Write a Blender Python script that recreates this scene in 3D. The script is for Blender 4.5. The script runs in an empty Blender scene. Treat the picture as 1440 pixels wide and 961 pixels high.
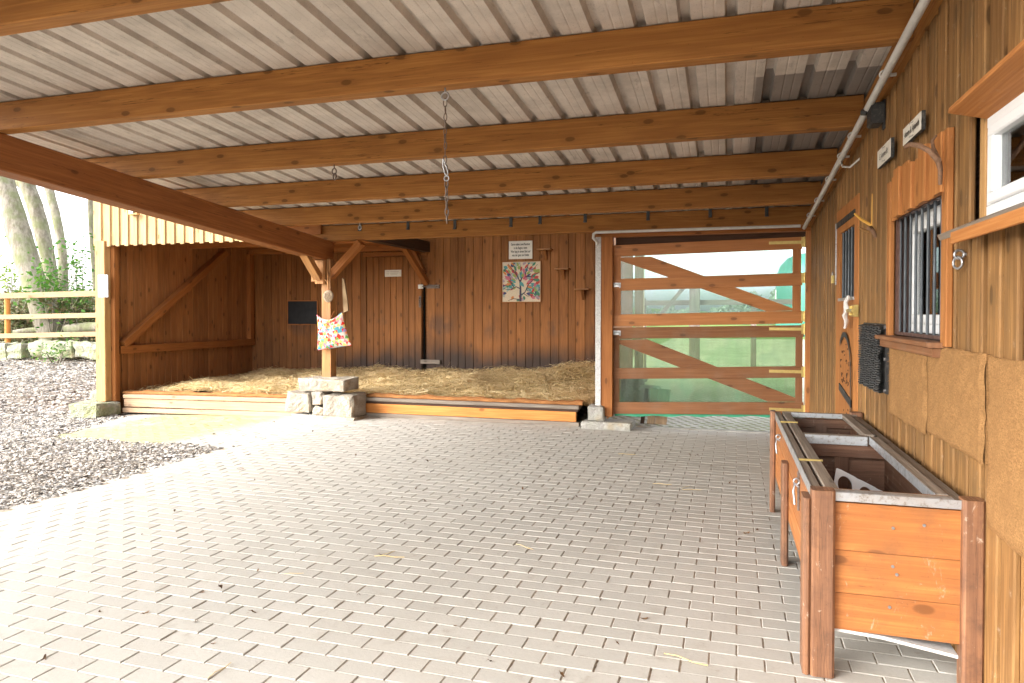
import bpy, math, random
import numpy as np
from mathutils import Vector, Matrix
random.seed(7); np.random.seed(7)
R = math.radians
sc = bpy.context.scene
C = sc.collection

# ------------------------------------------------------------------ camera
F = 986.0; PH = R(1.0); TH = math.atan(302/986.0); CX = 720.0; HV = 440.0; H = 1.5
CY = HV + F*math.tan(PH)
fw = Vector((-math.sin(TH)*math.cos(PH), math.cos(TH)*math.cos(PH), -math.sin(PH)))
rt = Vector((math.cos(TH), math.sin(TH), 0)); upv = rt.cross(fw)
cam = bpy.data.cameras.new('camera'); cam.lens = F/1440*36; cam.sensor_width = 36
cam.shift_y = (CY-480.5)/1440; cam.clip_end = 2000; cam.clip_start = .05
co = bpy.data.objects.new('camera', cam); C.objects.link(co); co.location = (0, 0, H)
m = Matrix((rt, upv, -fw)).transposed(); co.rotation_euler = m.to_euler()
sc.camera = co
def ray(u, v): return fw + rt*((u-CX)/F) + upv*((CY-v)/F)
def onZ(u, v, z=0.0): d = ray(u, v); t = (z-H)/d.z; return Vector((d.x*t, d.y*t, z))
def onY(u, v, y): d = ray(u, v); t = y/d.y; return Vector((d.x*t, y, H+d.z*t))
def onX(u, v, x): d = ray(u, v); t = x/d.x; return Vector((x, d.y*t, H+d.z*t))

# ------------------------------------------------------------------ node helpers
class NT:
    def __init__(s, name, rough=.7, spec=.3):
        s.m = bpy.data.materials.new(name); s.m.use_nodes = True
        s.t = s.m.node_tree; s.n = s.t.nodes; s.b = s.n['Principled BSDF']
        s.b.inputs['Roughness'].default_value = rough
        s.b.inputs['Specular IOR Level'].default_value = spec
    def link(s, a, b): s.t.links.new(a, b)
    def node(s, typ, **kw):
        n = s.n.new(typ)
        for k, v in kw.items(): setattr(n, k, v)
        return n
    def put(s, sock, v):
        if hasattr(v, 'is_output'): s.link(v, sock)
        else: sock.default_value = v
    def math(s, op, a, b=0.0, c=None, clamp=False):
        n = s.node('ShaderNodeMath', operation=op, use_clamp=clamp)
        s.put(n.inputs[0], a); s.put(n.inputs[1], b)
        if c is not None: s.put(n.inputs[2], c)
        return n.outputs[0]
    def vmul(s, v, k, add=None):
        n = s.node('ShaderNodeVectorMath', operation='MULTIPLY'); s.put(n.inputs[0], v); n.inputs[1].default_value = k
        return n.outputs[0]
    def noise(s, vec, scale=1.0, detail=3.0, rough=.5, dist=0.0, out=0):
        n = s.node('ShaderNodeTexNoise'); s.link(vec, n.inputs['Vector'])
        n.inputs['Scale'].default_value = scale; n.inputs['Detail'].default_value = detail
        n.inputs['Roughness'].default_value = rough; n.inputs['Distortion'].default_value = dist
        return n.outputs[out]
    def ramp(s, f, a, b, ca=0.0, cb=1.0):
        n = s.node('ShaderNodeMapRange'); n.interpolation_type = 'SMOOTHSTEP'
        s.put(n.inputs['Value'], f); n.inputs['From Min'].default_value = a; n.inputs['From Max'].default_value = b
        n.inputs['To Min'].default_value = ca; n.inputs['To Max'].default_value = cb
        return n.outputs[0]
    def mix(s, f, a, b, mode='MIX'):
        n = s.node('ShaderNodeMix', data_type='RGBA', blend_type=mode)
        s.put(n.inputs[0], f)
        for k, v in ((6, a), (7, b)):
            if isinstance(v, tuple) and len(v) == 3: v = v+(1,)
            s.put(n.inputs[k], v)
        return n.outputs[2]
    def bump(s, h, strength=.3, dist=.01):
        n = s.node('ShaderNodeBump'); n.inputs['Strength'].default_value = strength; n.inputs['Distance'].default_value = dist
        s.link(h, n.inputs['Height']); s.link(n.outputs[0], s.b.inputs['Normal'])
    def col(s, c): s.put(s.b.inputs['Base Color'], c if hasattr(c, 'is_output') else tuple(c)+(1,))
    def obj(s): return s.node('ShaderNodeTexCoord').outputs['Object']
    def pos(s): return s.node('ShaderNodeNewGeometry').outputs['Position']
    def uv(s, name):
        n = s.node('ShaderNodeUVMap'); n.uv_map = name; return n.outputs[0]
    def sep(s, v):
        n = s.node('ShaderNodeSeparateXYZ'); s.link(v, n.inputs[0]); return n.outputs
    def comb(s, x, y, z):
        n = s.node('ShaderNodeCombineXYZ'); s.put(n.inputs[0], x); s.put(n.inputs[1], y); s.put(n.inputs[2], z); return n.outputs[0]

def wood(name, light, dark, knot=.5, rough=.65, grime=.0, gcol=(.16, .14, .12), crack=.5, var=.3, scuff=0.0, spec=.25, stain=None, kcol=None, gs=2.7):
    t = NT(name, rough, spec)
    u, v, _ = t.sep(t.uv('g')); r, r2, _ = t.sep(t.uv('r'))
    rr = t.math('MULTIPLY', r, 53.0)
    base = t.comb(u, v, rr)
    g1 = t.noise(t.vmul(base, (2.2, 90, 1)), 1, 4, .6)
    low = t.noise(t.vmul(base, (.55, 7.0, 1)), 1, 2, .5)
    rings = t.math('SINE', t.math('ADD', t.math('MULTIPLY', low, 46.0), t.math('MULTIPLY', v, 25.0)))
    rings = t.math('MULTIPLY_ADD', rings, .5, .5)
    f = t.math('ADD', t.math('MULTIPLY', g1, .75), t.math('MULTIPLY', rings, .16), clamp=True)
    c = t.mix(t.ramp(f, .3, .85), dark, light)
    # patchy tone along the board
    patch = t.noise(t.vmul(base, (1.3, 5, 1)), 1, 3, .55)
    c = t.mix(t.ramp(patch, .35, .75, 0, .35), c, t.mix(1.0, c, (.62, .55, .5), 'MULTIPLY'))
    # per board variation
    bv = t.math('MULTIPLY_ADD', r2, var, 1-var*.55)
    c = t.mix(1.0, c, t.comb(bv, bv, bv), 'MULTIPLY')
    # knots
    kv = t.node('ShaderNodeTexVoronoi', voronoi_dimensions='2D'); kv.inputs['Scale'].default_value = 1
    kn = t.node('ShaderNodeTexNoise'); t.link(t.vmul(base, (9, 30, 1)), kn.inputs['Vector']); kn.inputs['Scale'].default_value = 1
    kj = t.math('MULTIPLY', kn.outputs[0], .07)
    t.link(t.comb(t.math('ADD', t.math('MULTIPLY', u, 2.4), rr), t.math('ADD', t.math('MULTIPLY', v, 5.2), kj), 0.0), kv.inputs['Vector'])
    kx = t.sep(kv.outputs['Color'])[0]
    kd = t.math('ADD', kv.outputs['Distance'], t.ramp(kx, knot-.02, knot+.02, 0, 1))
    kc = kcol or tuple(x*.33 for x in dark)
    c = t.mix(t.ramp(kd, .07, .115, .9, 0), c, kc)
    c = t.mix(t.ramp(kd, .12, .27, .35, 0), c, tuple(x*.8 for x in dark))
    # drying cracks
    if crack:
        ck = t.noise(t.vmul(base, (.9, 30, 1)), 1, 5, .55, .3)
        cw = t.ramp(t.math('ABSOLUTE', t.math('SUBTRACT', ck, .62)), 0, .014, crack, 0)
        c = t.mix(cw, c, tuple(x*.25 for x in dark))
    o = t.obj()
    if grime:
        gn = t.noise(o, gs, 6, .7); c = t.mix(t.ramp(gn, .42, .75, 0, grime), c, gcol)
    if scuff:
        sn = t.noise(t.vmul(o, (16, 16, 10)), 1, 6, .75, .5); c = t.mix(t.ramp(sn, .60, .70, 0, scuff), c, (.50, .40, .30)); s2 = t.noise(t.vmul(base, (7, 60, 1)), 1, 4, .7, 1.5); c = t.mix(t.ramp(s2, .63, .70, 0, scuff*.8), c, tuple(x*.35 for x in dark))
    sp = t.noise(o, 90, 2, .5); c = t.mix(t.ramp(sp, .68, .76, 0, .35), c, tuple(x*.4 for x in dark))
    if stain: c = stain(t, c, o)
    t.col(c)
    rn = t.ramp(g1, .2, .8, min(1, rough+.12), rough-.08); t.link(rn, t.b.inputs['Roughness'])
    t.bump(t.math('ADD', g1, t.ramp(kd, .03, .1, -.5, 0)), .35, .004)
    return t.m

def plain(name, c, rough=.6, metal=0.0, spec=.4, nscale=8, namt=.3, dirt=None, bump=0.0, bscale=60):
    t = NT(name, rough, spec); t.b.inputs['Metallic'].default_value = metal
    o = t.obj(); n = t.noise(o, nscale, 5, .6)
    cc = t.mix(t.ramp(n, .3, .72, 0, namt), c, tuple(x*.5 for x in c))
    if dirt:
        n2 = t.noise(o, nscale*3.1, 4, .7); cc = t.mix(t.ramp(n2, .5, .68, 0, .8), cc, dirt)
    t.col(cc)
    t.link(t.ramp(n, .3, .7, max(.05, rough-.1), min(1, rough+.12)), t.b.inputs['Roughness'])
    if bump: t.bump(t.noise(o, bscale, 4, .65), bump, .01)
    return t.m

M = {}
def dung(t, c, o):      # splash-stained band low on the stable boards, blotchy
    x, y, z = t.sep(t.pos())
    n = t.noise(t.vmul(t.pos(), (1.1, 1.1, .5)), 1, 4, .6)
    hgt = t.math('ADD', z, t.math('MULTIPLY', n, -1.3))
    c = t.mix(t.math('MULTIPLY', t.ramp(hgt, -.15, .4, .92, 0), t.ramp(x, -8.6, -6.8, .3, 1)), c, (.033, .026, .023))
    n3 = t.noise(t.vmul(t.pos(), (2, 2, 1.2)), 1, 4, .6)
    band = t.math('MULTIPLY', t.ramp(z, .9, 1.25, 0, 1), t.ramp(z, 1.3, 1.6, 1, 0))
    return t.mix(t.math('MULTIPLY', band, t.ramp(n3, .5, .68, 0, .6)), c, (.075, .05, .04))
M['rafter'] = wood('rafter_spruce', (.46, .212, .056), (.30, .128, .034), knot=.6, rough=.65, crack=.8, var=.15, spec=.2)
M['beam'] = wood('beam_spruce', (.42, .165, .05), (.28, .10, .030), knot=.35, rough=.55, crack=.6, var=.15)
M['post'] = wood('post_wood', (.56, .30, .12), (.37, .17, .06), knot=.4, crack=.7, grime=.3)
M['postlight'] = wood('pale_post_wood', (.58, .36, .16), (.42, .235, .09), knot=.3, crack=.4, var=.2)
M['stall'] = wood('stable_boards', (.37, .155, .048), (.235, .093, .028), knot=.45, var=.42, crack=.25, stain=dung, spec=.2)
M['stallside'] = wood('stable_side_boards', (.41, .18, .064), (.28, .115, .040), knot=.45, var=.35, crack=.25, spec=.2)
M['stalltrim'] = wood('stall_framing', (.46, .18, .050), (.31, .112, .030), knot=.4, var=.2)
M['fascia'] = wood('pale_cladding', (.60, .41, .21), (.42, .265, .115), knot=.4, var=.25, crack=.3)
M['wall'] = wood('weathered_cladding', (.42, .228, .082), (.21, .105, .036), knot=.35, var=.45, crack=.5, grime=.45, gcol=(.13, .085, .04), scuff=.35, gs=4)
M['wallnew'] = wood('orange_cladding', (.54, .235, .072), (.38, .148, .042), knot=.3, var=.25, scuff=.2)
M['gateup'] = wood('orange_gate_wood', (.55, .23, .07), (.42, .16, .044), knot=.75, var=.12, crack=.15, rough=.5, spec=.35)
M['gatelow'] = wood('brown_gate_wood', (.30, .135, .056), (.21, .088, .036), knot=.3, var=.12, crack=.15, grime=.35, gcol=(.24, .17, .12))
M['grey'] = wood('weathered_grey_wood', (.36, .30, .24), (.20, .16, .125), knot=.2, var=.25, crack=.8, grime=.35)
M['kerb'] = wood('orange_kerb_wood', (.72, .31, .085), (.5, .19, .045), knot=.3, var=.2, crack=.3)
M['kerbpale'] = wood('pale_kerb_wood', (.56, .39, .25), (.40, .26, .16), knot=.2, var=.15, crack=.3)
M['trough'] = wood('trough_wood', (.53, .215, .060), (.35, .125, .034), knot=.3, var=.3, crack=.3, grime=.6, gcol=(.22, .09, .035), scuff=.5, rough=.5, spec=.35, gs=6)
M['troughleg'] = wood('trough_leg_wood', (.36, .17, .082), (.17, .08, .042), knot=.3, var=.25, crack=.5, grime=.9, gcol=(.10, .05, .03), scuff=.85, rough=.5, spec=.35, gs=9)
M['troughin'] = wood('trough_inner_wood', (.22, .115, .07), (.12, .06, .036), knot=.3, var=.3, grime=.4, scuff=.5)
M['fence'] = wood('pale_fence_wood', (.46, .32, .17), (.33, .215, .11), knot=.3, var=.2)
M['dark'] = wood('dark_board', (.10, .055, .035), (.06, .032, .02), knot=.2, var=.2)

M['galv'] = plain('galvanised_steel', (.52, .53, .54), .42, .75, nscale=14, namt=.35, dirt=(.26, .22, .18))
M['brass'] = plain('yellow_zinc', (.62, .47, .17), .38, .85, nscale=25, namt=.3)
M['steel'] = plain('dull_steel', (.42, .42, .43), .4, .85, nscale=30, namt=.4)
M['rust'] = plain('rusty_chain', (.22, .17, .14), .6, .6, nscale=60, namt=.6)
M['black'] = plain('black_rubber', (.03, .03, .03), .6, nscale=20, namt=.5, dirt=(.10, .09, .075))
M['blackmat'] = plain('black_board', (.008, .008, .009), .55, nscale=9, namt=.1)
M['bars'] = plain('grey_painted_bars', (.07, .08, .09), .45, .2, nscale=20)
M['brownmetal'] = plain('brown_metal', (.12, .07, .06), .5, .2, nscale=20)
M['whiteplastic'] = plain('white_window_plastic', (.80, .81, .82), .45, spec=.12, nscale=1, namt=0.0)
M['pipe'] = plain('grey_white_conduit', (.62, .61, .58), .45, nscale=9, namt=.3)
M['rag'] = plain('white_rope', (.75, .72, .68), .9, nscale=40, namt=.4)
M['sign'] = plain('white_sign', (.72, .68, .60), .5, nscale=12, namt=.15)
M['ink'] = plain('dark_ink', (.05, .045, .04), .6)
M['paper'] = plain('pale_blue_notice', (.66, .72, .78), .5, nscale=12, namt=.15)
M['inkblue'] = plain('blue_ink', (.22, .34, .55), .6)
M['bark'] = None
def coir(name, c1, c2):
    t = NT(name, .95, .1); o = t.obj()
    a = t.noise(t.vmul(o, (1, 1, 1)), 160, 3, .7); b = t.noise(o, 9, 4, .6); d = t.noise(t.vmul(o, (30, 30, 90)), 1, 3, .6, 1.5)
    c = t.mix(t.ramp(t.math('ADD', t.math('MULTIPLY', a, .6), t.math('MULTIPLY', d, .4)), .34, .66), c2, c1)
    c = t.mix(t.ramp(b, .35, .7, 0, .55), c, tuple(x*.62 for x in c1))
    t.col(c); t.bump(t.math('ADD', a, d), .5, .004); return t.m
M['coir'] = coir('coir_fibre', (.38, .205, .082), (.20, .103, .04))
M['coirdark'] = coir('coir_fringe', (.46, .21, .08), (.22, .09, .03))
def stone(name, c1, c2, moss=0.0):
    t = NT(name, .9, .15); o = t.obj()
    a = t.noise(o, 5, 6, .65); b = t.noise(o, 45, 4, .7)
    c = t.mix(t.ramp(a, .3, .7), c2, c1); c = t.mix(t.ramp(b, .55, .7, 0, .5), c, tuple(x*.45 for x in c2))
    w = t.noise(o, 3, 3, .5); c = t.mix(t.ramp(w, .56, .7, 0, .45), c, (.42, .28, .14))
    if moss:
        w = t.noise(o, 4, 5, .7); c = t.mix(t.ramp(w, .40, .62, 0, moss), c, (.20, .25, .09))
    t.col(c); t.bump(t.math('ADD', a, t.math('MULTIPLY', b, .35)), 1.0, .06); return t.m
M['stone'] = stone('sandstone', (.46, .41, .34), (.29, .25, .20))
M['mossstone'] = stone('mossy_sandstone', (.42, .40, .33), (.28, .27, .21), .6)
M['conc'] = stone('old_concrete', (.46, .44, .40), (.34, .32, .29), .1)

def leafmat(name, c1, c2, trans=.35):
    t = NT(name, .6, .25); r, r2, _ = t.sep(t.uv('r'))
    c = t.mix(r, c1, c2); t.col(c)
    tr = t.node('ShaderNodeBsdfTranslucent'); t.link(c, tr.inputs[0])
    mx = t.node('ShaderNodeMixShader'); mx.inputs[0].default_value = trans
    t.link(t.b.outputs[0], mx.inputs[1]); t.link(tr.outputs[0], mx.inputs[2])
    t.link(mx.outputs[0], t.n['Material Output'].inputs[0]); return t.m
M['leaf'] = leafmat('spring_leaves', (.12, .24, .03), (.05, .15, .03))
M['leafyellow'] = leafmat('yellow_green_leaves', (.22, .30, .04), (.10, .18, .03))
M['leafdark'] = leafmat('ground_leaves', (.07, .11, .03), (.16, .12, .06), .2)
M['farleaf'] = leafmat('hazed_far_leaves', (.30, .32, .24), (.22, .26, .18), .3)  # paled so the leaf colour itself carries the distance haze
M['strawstrand'] = leafmat('straw_strands', (.95, .80, .50), (.54, .38, .16), .25)
M['deadleaf'] = leafmat('dead_leaves', (.16, .085, .035), (.045, .03, .022), .1)
M['twig'] = plain('dead_twigs', (.14, .10, .07), .9)

def barkmat():
    t = NT('beech_bark', .9, .1); o = t.obj(); x = t.vmul(o, (1, 1, .35))
    a = t.noise(x, 9, 6, .7); b = t.noise(o, 2.2, 4, .6)
    c = t.mix(t.ramp(a, .3, .7), (.16, .135, .10), (.36, .32, .26)); c = t.mix(t.ramp(b, .42, .65, 0, .6), c, (.17, .20, .08))
    t.col(c); t.bump(a, .8, .03); return t.m
M['bark'] = barkmat()

# ------------------------------------------------------------------ mesh builder
class MB:
    def __init__(s): s.v = []; s.f = []; s.g = []; s.r = []; s.mi = []; s.sm = []
    def face(s, pts, uvs=None, rnd=(0.5, 0.5), mi=0, sm=False):
        b = len(s.v); s.v += [tuple(p) for p in pts]; s.f.append(tuple(range(b, b+len(pts))))
        if uvs is None: uvs = [(p[0]+p[1]*.7, p[2]+p[1]*.3) for p in pts]
        s.g += uvs; s.r += [rnd]*len(pts); s.mi.append(mi); s.sm.append(sm)
    def grid(s, rows, closed=False, rnd=None, mi=0, sm=True, vs=1.0):
        # rows: list of rings (lists of points), quads between; uv along rows
        if rnd is None: rnd = (random.random(), random.random())
        b = len(s.v); n = len(rows[0])
        for rr in rows: s.v += [tuple(p) for p in rr]
        L = 0; Ls = [0]
        for i in range(1, len(rows)): L += (Vector(rows[i][0])-Vector(rows[i-1][0])).length; Ls.append(L)
        per = [0]
        for j in range(1, n+1): per.append(per[-1]+(Vector(rows[0][j % n])-Vector(rows[0][j-1])).length)
        for i in range(len(rows)-1):
            for j in range(n if closed else n-1):
                k = (j+1) % n
                s.f.append((b+i*n+j, b+i*n+k, b+(i+1)*n+k, b+(i+1)*n+j))
                s.g += [(Ls[i], per[j]), (Ls[i], per[j+1]), (Ls[i+1], per[j+1]), (Ls[i+1], per[j])]
                s.r += [rnd]*4; s.mi.append(mi); s.sm.append(sm)
    def beam(s, p0, p1, w, h, up=(0, 0, 1), ch=.003, rnd=None, mi=0, cap=True):
        """square-section timber from p0 to p1, w sideways, h along up, chamfered edges"""
        p0 = Vector(p0); p1 = Vector(p1); d = (p1-p0); L = d.length; d.normalize()
        up = Vector(up); up = (up - d*up.dot(d)).normalized(); sd = d.cross(up)
        if rnd is None: rnd = (random.random(), random.random())
        a, b, c = w/2, h/2, min(ch, w/3, h/3)
        sec = [(-a+c, -b), (a-c, -b), (a, -b+c), (a, b-c), (a-c, b), (-a+c, b), (-a, b-c), (-a, -b+c)]
        v0 = random.random()*20; u0 = random.random()*20; per = [v0]
        for i in range(8):
            q = sec[(i+1) % 8]; per.append(per[-1]+math.hypot(q[0]-sec[i][0], q[1]-sec[i][1]))
        A = [p0+sd*x+up*y for x, y in sec]; B = [p1+sd*x+up*y for x, y in sec]
        for i in range(8):
            j = (i+1) % 8
            s.face((A[j], A[i], B[i], B[j]), [(u0, per[i+1]), (u0, per[i]), (u0+L, per[i]), (u0+L, per[i+1])], rnd, mi)
        if cap:
            s.face(A, [(u0+y*.2, v0+x) for x, y in sec], rnd, mi); s.face(B[::-1], [(u0+y*.2, v0+x) for x, y in sec[::-1]], rnd, mi)
    def box(s, a, b, ax=None, ch=.003, rnd=None, mi=0):
        a = Vector(a); b = Vector(b); d = [abs(b[i]-a[i]) for i in range(3)]; c = (a+b)/2
        if ax is None: ax = d.index(max(d))
        p0 = c.copy(); p1 = c.copy(); p0[ax] = min(a[ax], b[ax]); p1[ax] = max(a[ax], b[ax])
        if ax == 2: up = (0, 1, 0); h = d[1]; w = d[0]
        elif ax == 0: up = (0, 0, 1); h = d[2]; w = d[1]
        else: up = (0, 0, 1); h = d[2]; w = d[0]
        s.beam(p0, p1, w, h, up, ch, rnd, mi)
    def tube(s, pts, r, n=8, mi=0, cap=True, rnd=None, rough=0):
        pts = [Vector(p) for p in pts]; rs = r if isinstance(r, (list, tuple)) else [r]*len(pts)
        rows = []; prev = None
        for i, p in enumerate(pts):
            d = (pts[min(i+1, len(pts)-1)]-pts[max(i-1, 0)]).normalized()
            if prev is None: a = Vector((0, 0, 1)) if abs(d.z) < .9 else Vector((1, 0, 0)); e = d.cross(a).normalized()
            else: e = (prev - d*prev.dot(d)).normalized()
            prev = e; q = d.cross(e)
            rows.append([p+(e*math.cos(t)+q*math.sin(t))*rs[i]*(1+rough*random.uniform(-1, 1)) for t in [2*math.pi*k/n for k in range(n)]])
        s.grid(rows, True, rnd, mi)
        if cap:
            s.face(rows[0][::-1], None, (.5, .5), mi); s.face(rows[-1], None, (.5, .5), mi)
    def torus(s, c, Rr, r, ax=(0, 1, 0), n=16, k=6, sx=1.0, updir=None, mi=0):
        ax = Vector(ax).normalized(); e = Vector(updir) if updir else (Vector((0, 0, 1)) if abs(ax.z) < .9 else Vector((1, 0, 0)))
        e = (e-ax*e.dot(ax)).normalized(); q = ax.cross(e); rows = []
        for i in range(n+1):
            t = 2*math.pi*i/n; dirn = e*math.cos(t)+q*math.sin(t)*sx
            p = Vector(c)+dirn*Rr; dn = (e*math.cos(t)*sx+q*math.sin(t)).normalized()
            rows.append([p+(dn*math.cos(a)+ax*math.sin(a))*r for a in [2*math.pi*j/k for j in range(k)]])
        s.grid(rows, True, (.5, .5), mi)
    def prism(s, pts, nrm, th, mi=0, rnd=None):
        """flat polygon extruded by th along nrm"""
        pts = [Vector(p) for p in pts]; nn = Vector(nrm).normalized()*th; B = [p+nn for p in pts]
        if rnd is None: rnd = (random.random(), random.random())
        d = (pts[1]-pts[0]).normalized(); e = Vector(nrm).normalized().cross(d); u0 = random.random()*9
        uv = lambda P: [(u0+(p-pts[0]).dot(d), u0+(p-pts[0]).dot(e)) for p in P]
        s.face(pts[::-1], uv(pts[::-1]), rnd, mi); s.face(B, uv(B), rnd, mi)
        for i in range(len(pts)):
            j = (i+1) % len(pts); P = [pts[i], pts[j], B[j], B[i]]
            s.face(P, [(u0, u0), (u0+.1, u0), (u0+.1, u0+th), (u0, u0+th)], rnd, mi)
    def blob(s, c, sx, sy, sz, sub=8, amp=.1, box=0.0, mi=0, seed=None):
        """rough rounded stone: superellipsoid with noise"""
        rg = random.Random(seed if seed is not None else random.random()); c = Vector(c)
        ph = [rg.uniform(0, 6.28) for _ in range(9)]; rows = []
        e = 1-box*.82
        pw = lambda x: math.copysign(abs(x)**e, x)
        for i in range(sub+1):
            la = -math.pi/2+math.pi*i/sub; rr = []
            for j in range(sub*2):
                lo = 2*math.pi*j/(sub*2)
                x = pw(math.cos(la))*pw(math.cos(lo)); y = pw(math.cos(la))*pw(math.sin(lo)); z = pw(math.sin(la))
                k = 1+amp*(math.sin(3*x+ph[0]+2*y)+math.sin(4*y+ph[1]+3*z)+math.sin(5*z+ph[2]+3*x)+.6*math.sin(9*x+ph[3])*math.sin(8*y+ph[4])+.6*math.sin(9*z+ph[5]+7*x))*.4
                rr.append(c+Vector((x*sx*k, y*sy*k, z*sz*k)))
            rows.append(rr)
        s.grid(rows, True, None, mi)
    def block(s, a, b, amp=.02, n=7, seed=0, mi=0):
        """rough hewn stone block: subdivided box with chipped edges"""
        rg = random.Random(seed); a = Vector(a); b = Vector(b); d = b-a; c = (a+b)/2
        ph = [rg.uniform(0, 6.28) for _ in range(12)]
        cn = {(i, j, k): Vector([rg.uniform(-1, 1)*amp*1.3 for _ in range(3)]) for i in (0, 1) for j in (0, 1) for k in (0, 1)}
        def P(x, y, z):
            p = Vector((a.x+d.x*x, a.y+d.y*y, a.z+d.z*z)); off = Vector((0, 0, 0))
            for (i, j, k), o in cn.items(): off += o*((x if i else 1-x)*(y if j else 1-y)*(z if k else 1-z))
            ed = sorted([min(x, 1-x)*d.x, min(y, 1-y)*d.y, min(z, 1-z)*d.z])
            q = max(0, 1-ed[1]/.03)      # near an edge
            nn = math.sin(p.x*23+ph[0]+p.z*19)+math.sin(p.y*21+ph[1]+p.x*13)+math.sin(p.z*27+ph[2]+p.y*17)+.7*math.sin(p.x*61+ph[3])*math.sin(p.z*57+ph[4])
            k = 1-(q*.035*(1+.5*nn*.4)/max(.1, min(d)))*1.2
            pp = c+(p-c)*1.0; pp = pp+(c-p).normalized()*(q*.014*(1+.4*nn))+ (p-c).normalized()*(nn*amp*.42)
            return pp+off
        R_ = range(n+1); t = [i/n for i in R_]
        for face in ((0, 0), (0, 1), (1, 0), (1, 1), (2, 0), (2, 1)):
            rows = []
            for u in t:
                rr = []
                for v in t:
                    q = [0, 0, 0]; q[face[0]] = face[1]; o = [i for i in range(3) if i != face[0]]; q[o[0]] = u; q[o[1]] = v
                    rr.append(P(*q))
                rows.append(rr if (face[1] ^ (face[0] == 1)) else rr[::-1])
            s.grid(rows, False, (rg.random(), rg.random()), mi, sm=False)
    def build(s, name, mats, parent=None, loc=None):
        me = bpy.data.meshes.new(name); org = Vector((0, 0, 0))
        if parent is not None: org = ORG[parent.name]
        elif loc is not None: org = Vector(loc)
        vs = np.array(s.v, dtype=np.float64)-np.array(org)
        me.from_pydata(vs.tolist(), [], s.f)
        g = me.uv_layers.new(name='g'); g.data.foreach_set('uv', np.array(s.g, dtype=np.float32).ravel())
        r = me.uv_layers.new(name='r'); r.data.foreach_set('uv', np.array(s.r, dtype=np.float32).ravel())
        if not isinstance(mats, (list, tuple)): mats = [mats]
        for mm in mats: me.materials.append(mm)
        me.polygons.foreach_set('material_index', s.mi); me.polygons.foreach_set('use_smooth', s.sm)
        me.update()
        o = bpy.data.objects.new(name, me); C.objects.link(o)
        if parent is not None: o.parent = parent
        else: o.location = org
        ORG[o.name] = org
        return o
ORG = {}
def tag(o, label, cat, group=None, kind=None):
    if label: o['label'] = label
    if cat: o['category'] = cat
    if group: o['group'] = group
    if kind: o['kind'] = kind
    return o
def thing(name, loc, label, cat, group=None):
    o = bpy.data.objects.new(name, None); o.empty_display_size = .1; C.objects.link(o); o.location = loc
    ORG[o.name] = Vector(loc); return tag(o, label, cat, group)
def struct(o): o['kind'] = 'structure'; return o
def part(mb, name, mat, parent, label=None):
    o = mb.build(name, M[mat] if isinstance(mat, str) else mat, parent)
    if label: o['label'] = label
    return o
def one(fn, name, mat, parent, label=None):
    b = MB(); fn(b); return part(b, name, mat, parent, label)
def copy_tree(o, parent=None):
    c = o.copy(); C.objects.link(c); c.parent = parent
    for ch in list(o.children): copy_tree(ch, c)
    return c
def text_mesh(txt, size, shear=0.0, bold=0.0):
    cu = bpy.data.curves.new('t', 'FONT'); cu.body = txt; cu.size = size; cu.align_x = 'CENTER'; cu.align_y = 'CENTER'; cu.shear = shear; cu.offset = bold
    cu.resolution_u = 3
    ob = bpy.data.objects.new('t', cu); C.objects.link(ob)
    dg = bpy.context.evaluated_depsgraph_get(); ev = ob.evaluated_get(dg); me = ev.to_mesh()
    res = ([tuple(v.co) for v in me.vertices], [tuple(p.vertices) for p in me.polygons])
    ev.to_mesh_clear(); bpy.data.objects.remove(ob); return res
def add_text(mb, txt, size, org, ex, ey, shear=0.0, bold=0.0, mi=0, sx=1.0):
    vs, fs = text_mesh(txt, size, shear, bold); org = Vector(org); ex = Vector(ex); ey = Vector(ey)
    for f in fs: mb.face([org+ex*vs[i][0]*sx+ey*vs[i][1] for i in f], None, (.5, .5), mi)

# ------------------------------------------------------------------ terrain
def sst(x, a, b):
    t = np.clip((x-a)/(b-a), 0, 1); return t*t*(3-2*t)
def gz(x, y):
    x = np.asarray(x, dtype=float); y = np.asarray(y, dtype=float)
    z = -0.035*np.clip(-5-x, 0, 5)
    left = sst(-x, 8.5, 11.5)
    z = z + left*(np.clip(y-8.0, 0, 6.4)*.068)
    z = z + left*sst(y, 14.0, 24)*1.75 + left*sst(y, 13.8, 14.4)*.2
    return z
def gzf(x, y): return float(gz(x, y))
def sheet(name, xs, ys, mat, dz=0.0, keep=None):
    X, Y = np.meshgrid(xs, ys); Z = gz(X, Y)+dz; n = len(xs); b = MB()
    b.v = [tuple(p) for p in np.stack([X.ravel(), Y.ravel(), Z.ravel()], 1).tolist()]
    for j in range(len(ys)-1):
        for i in range(n-1):
            if keep and not keep((xs[i]+xs[i+1])/2, (ys[j]+ys[j+1])/2): continue
            b.f.append((j*n+i, j*n+i+1, (j+1)*n+i+1, (j+1)*n+i)); b.g += [(0, 0)]*4; b.r += [(.5, .5)]*4; b.mi.append(0); b.sm.append(True)
    return b.build(name, mat)
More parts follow.
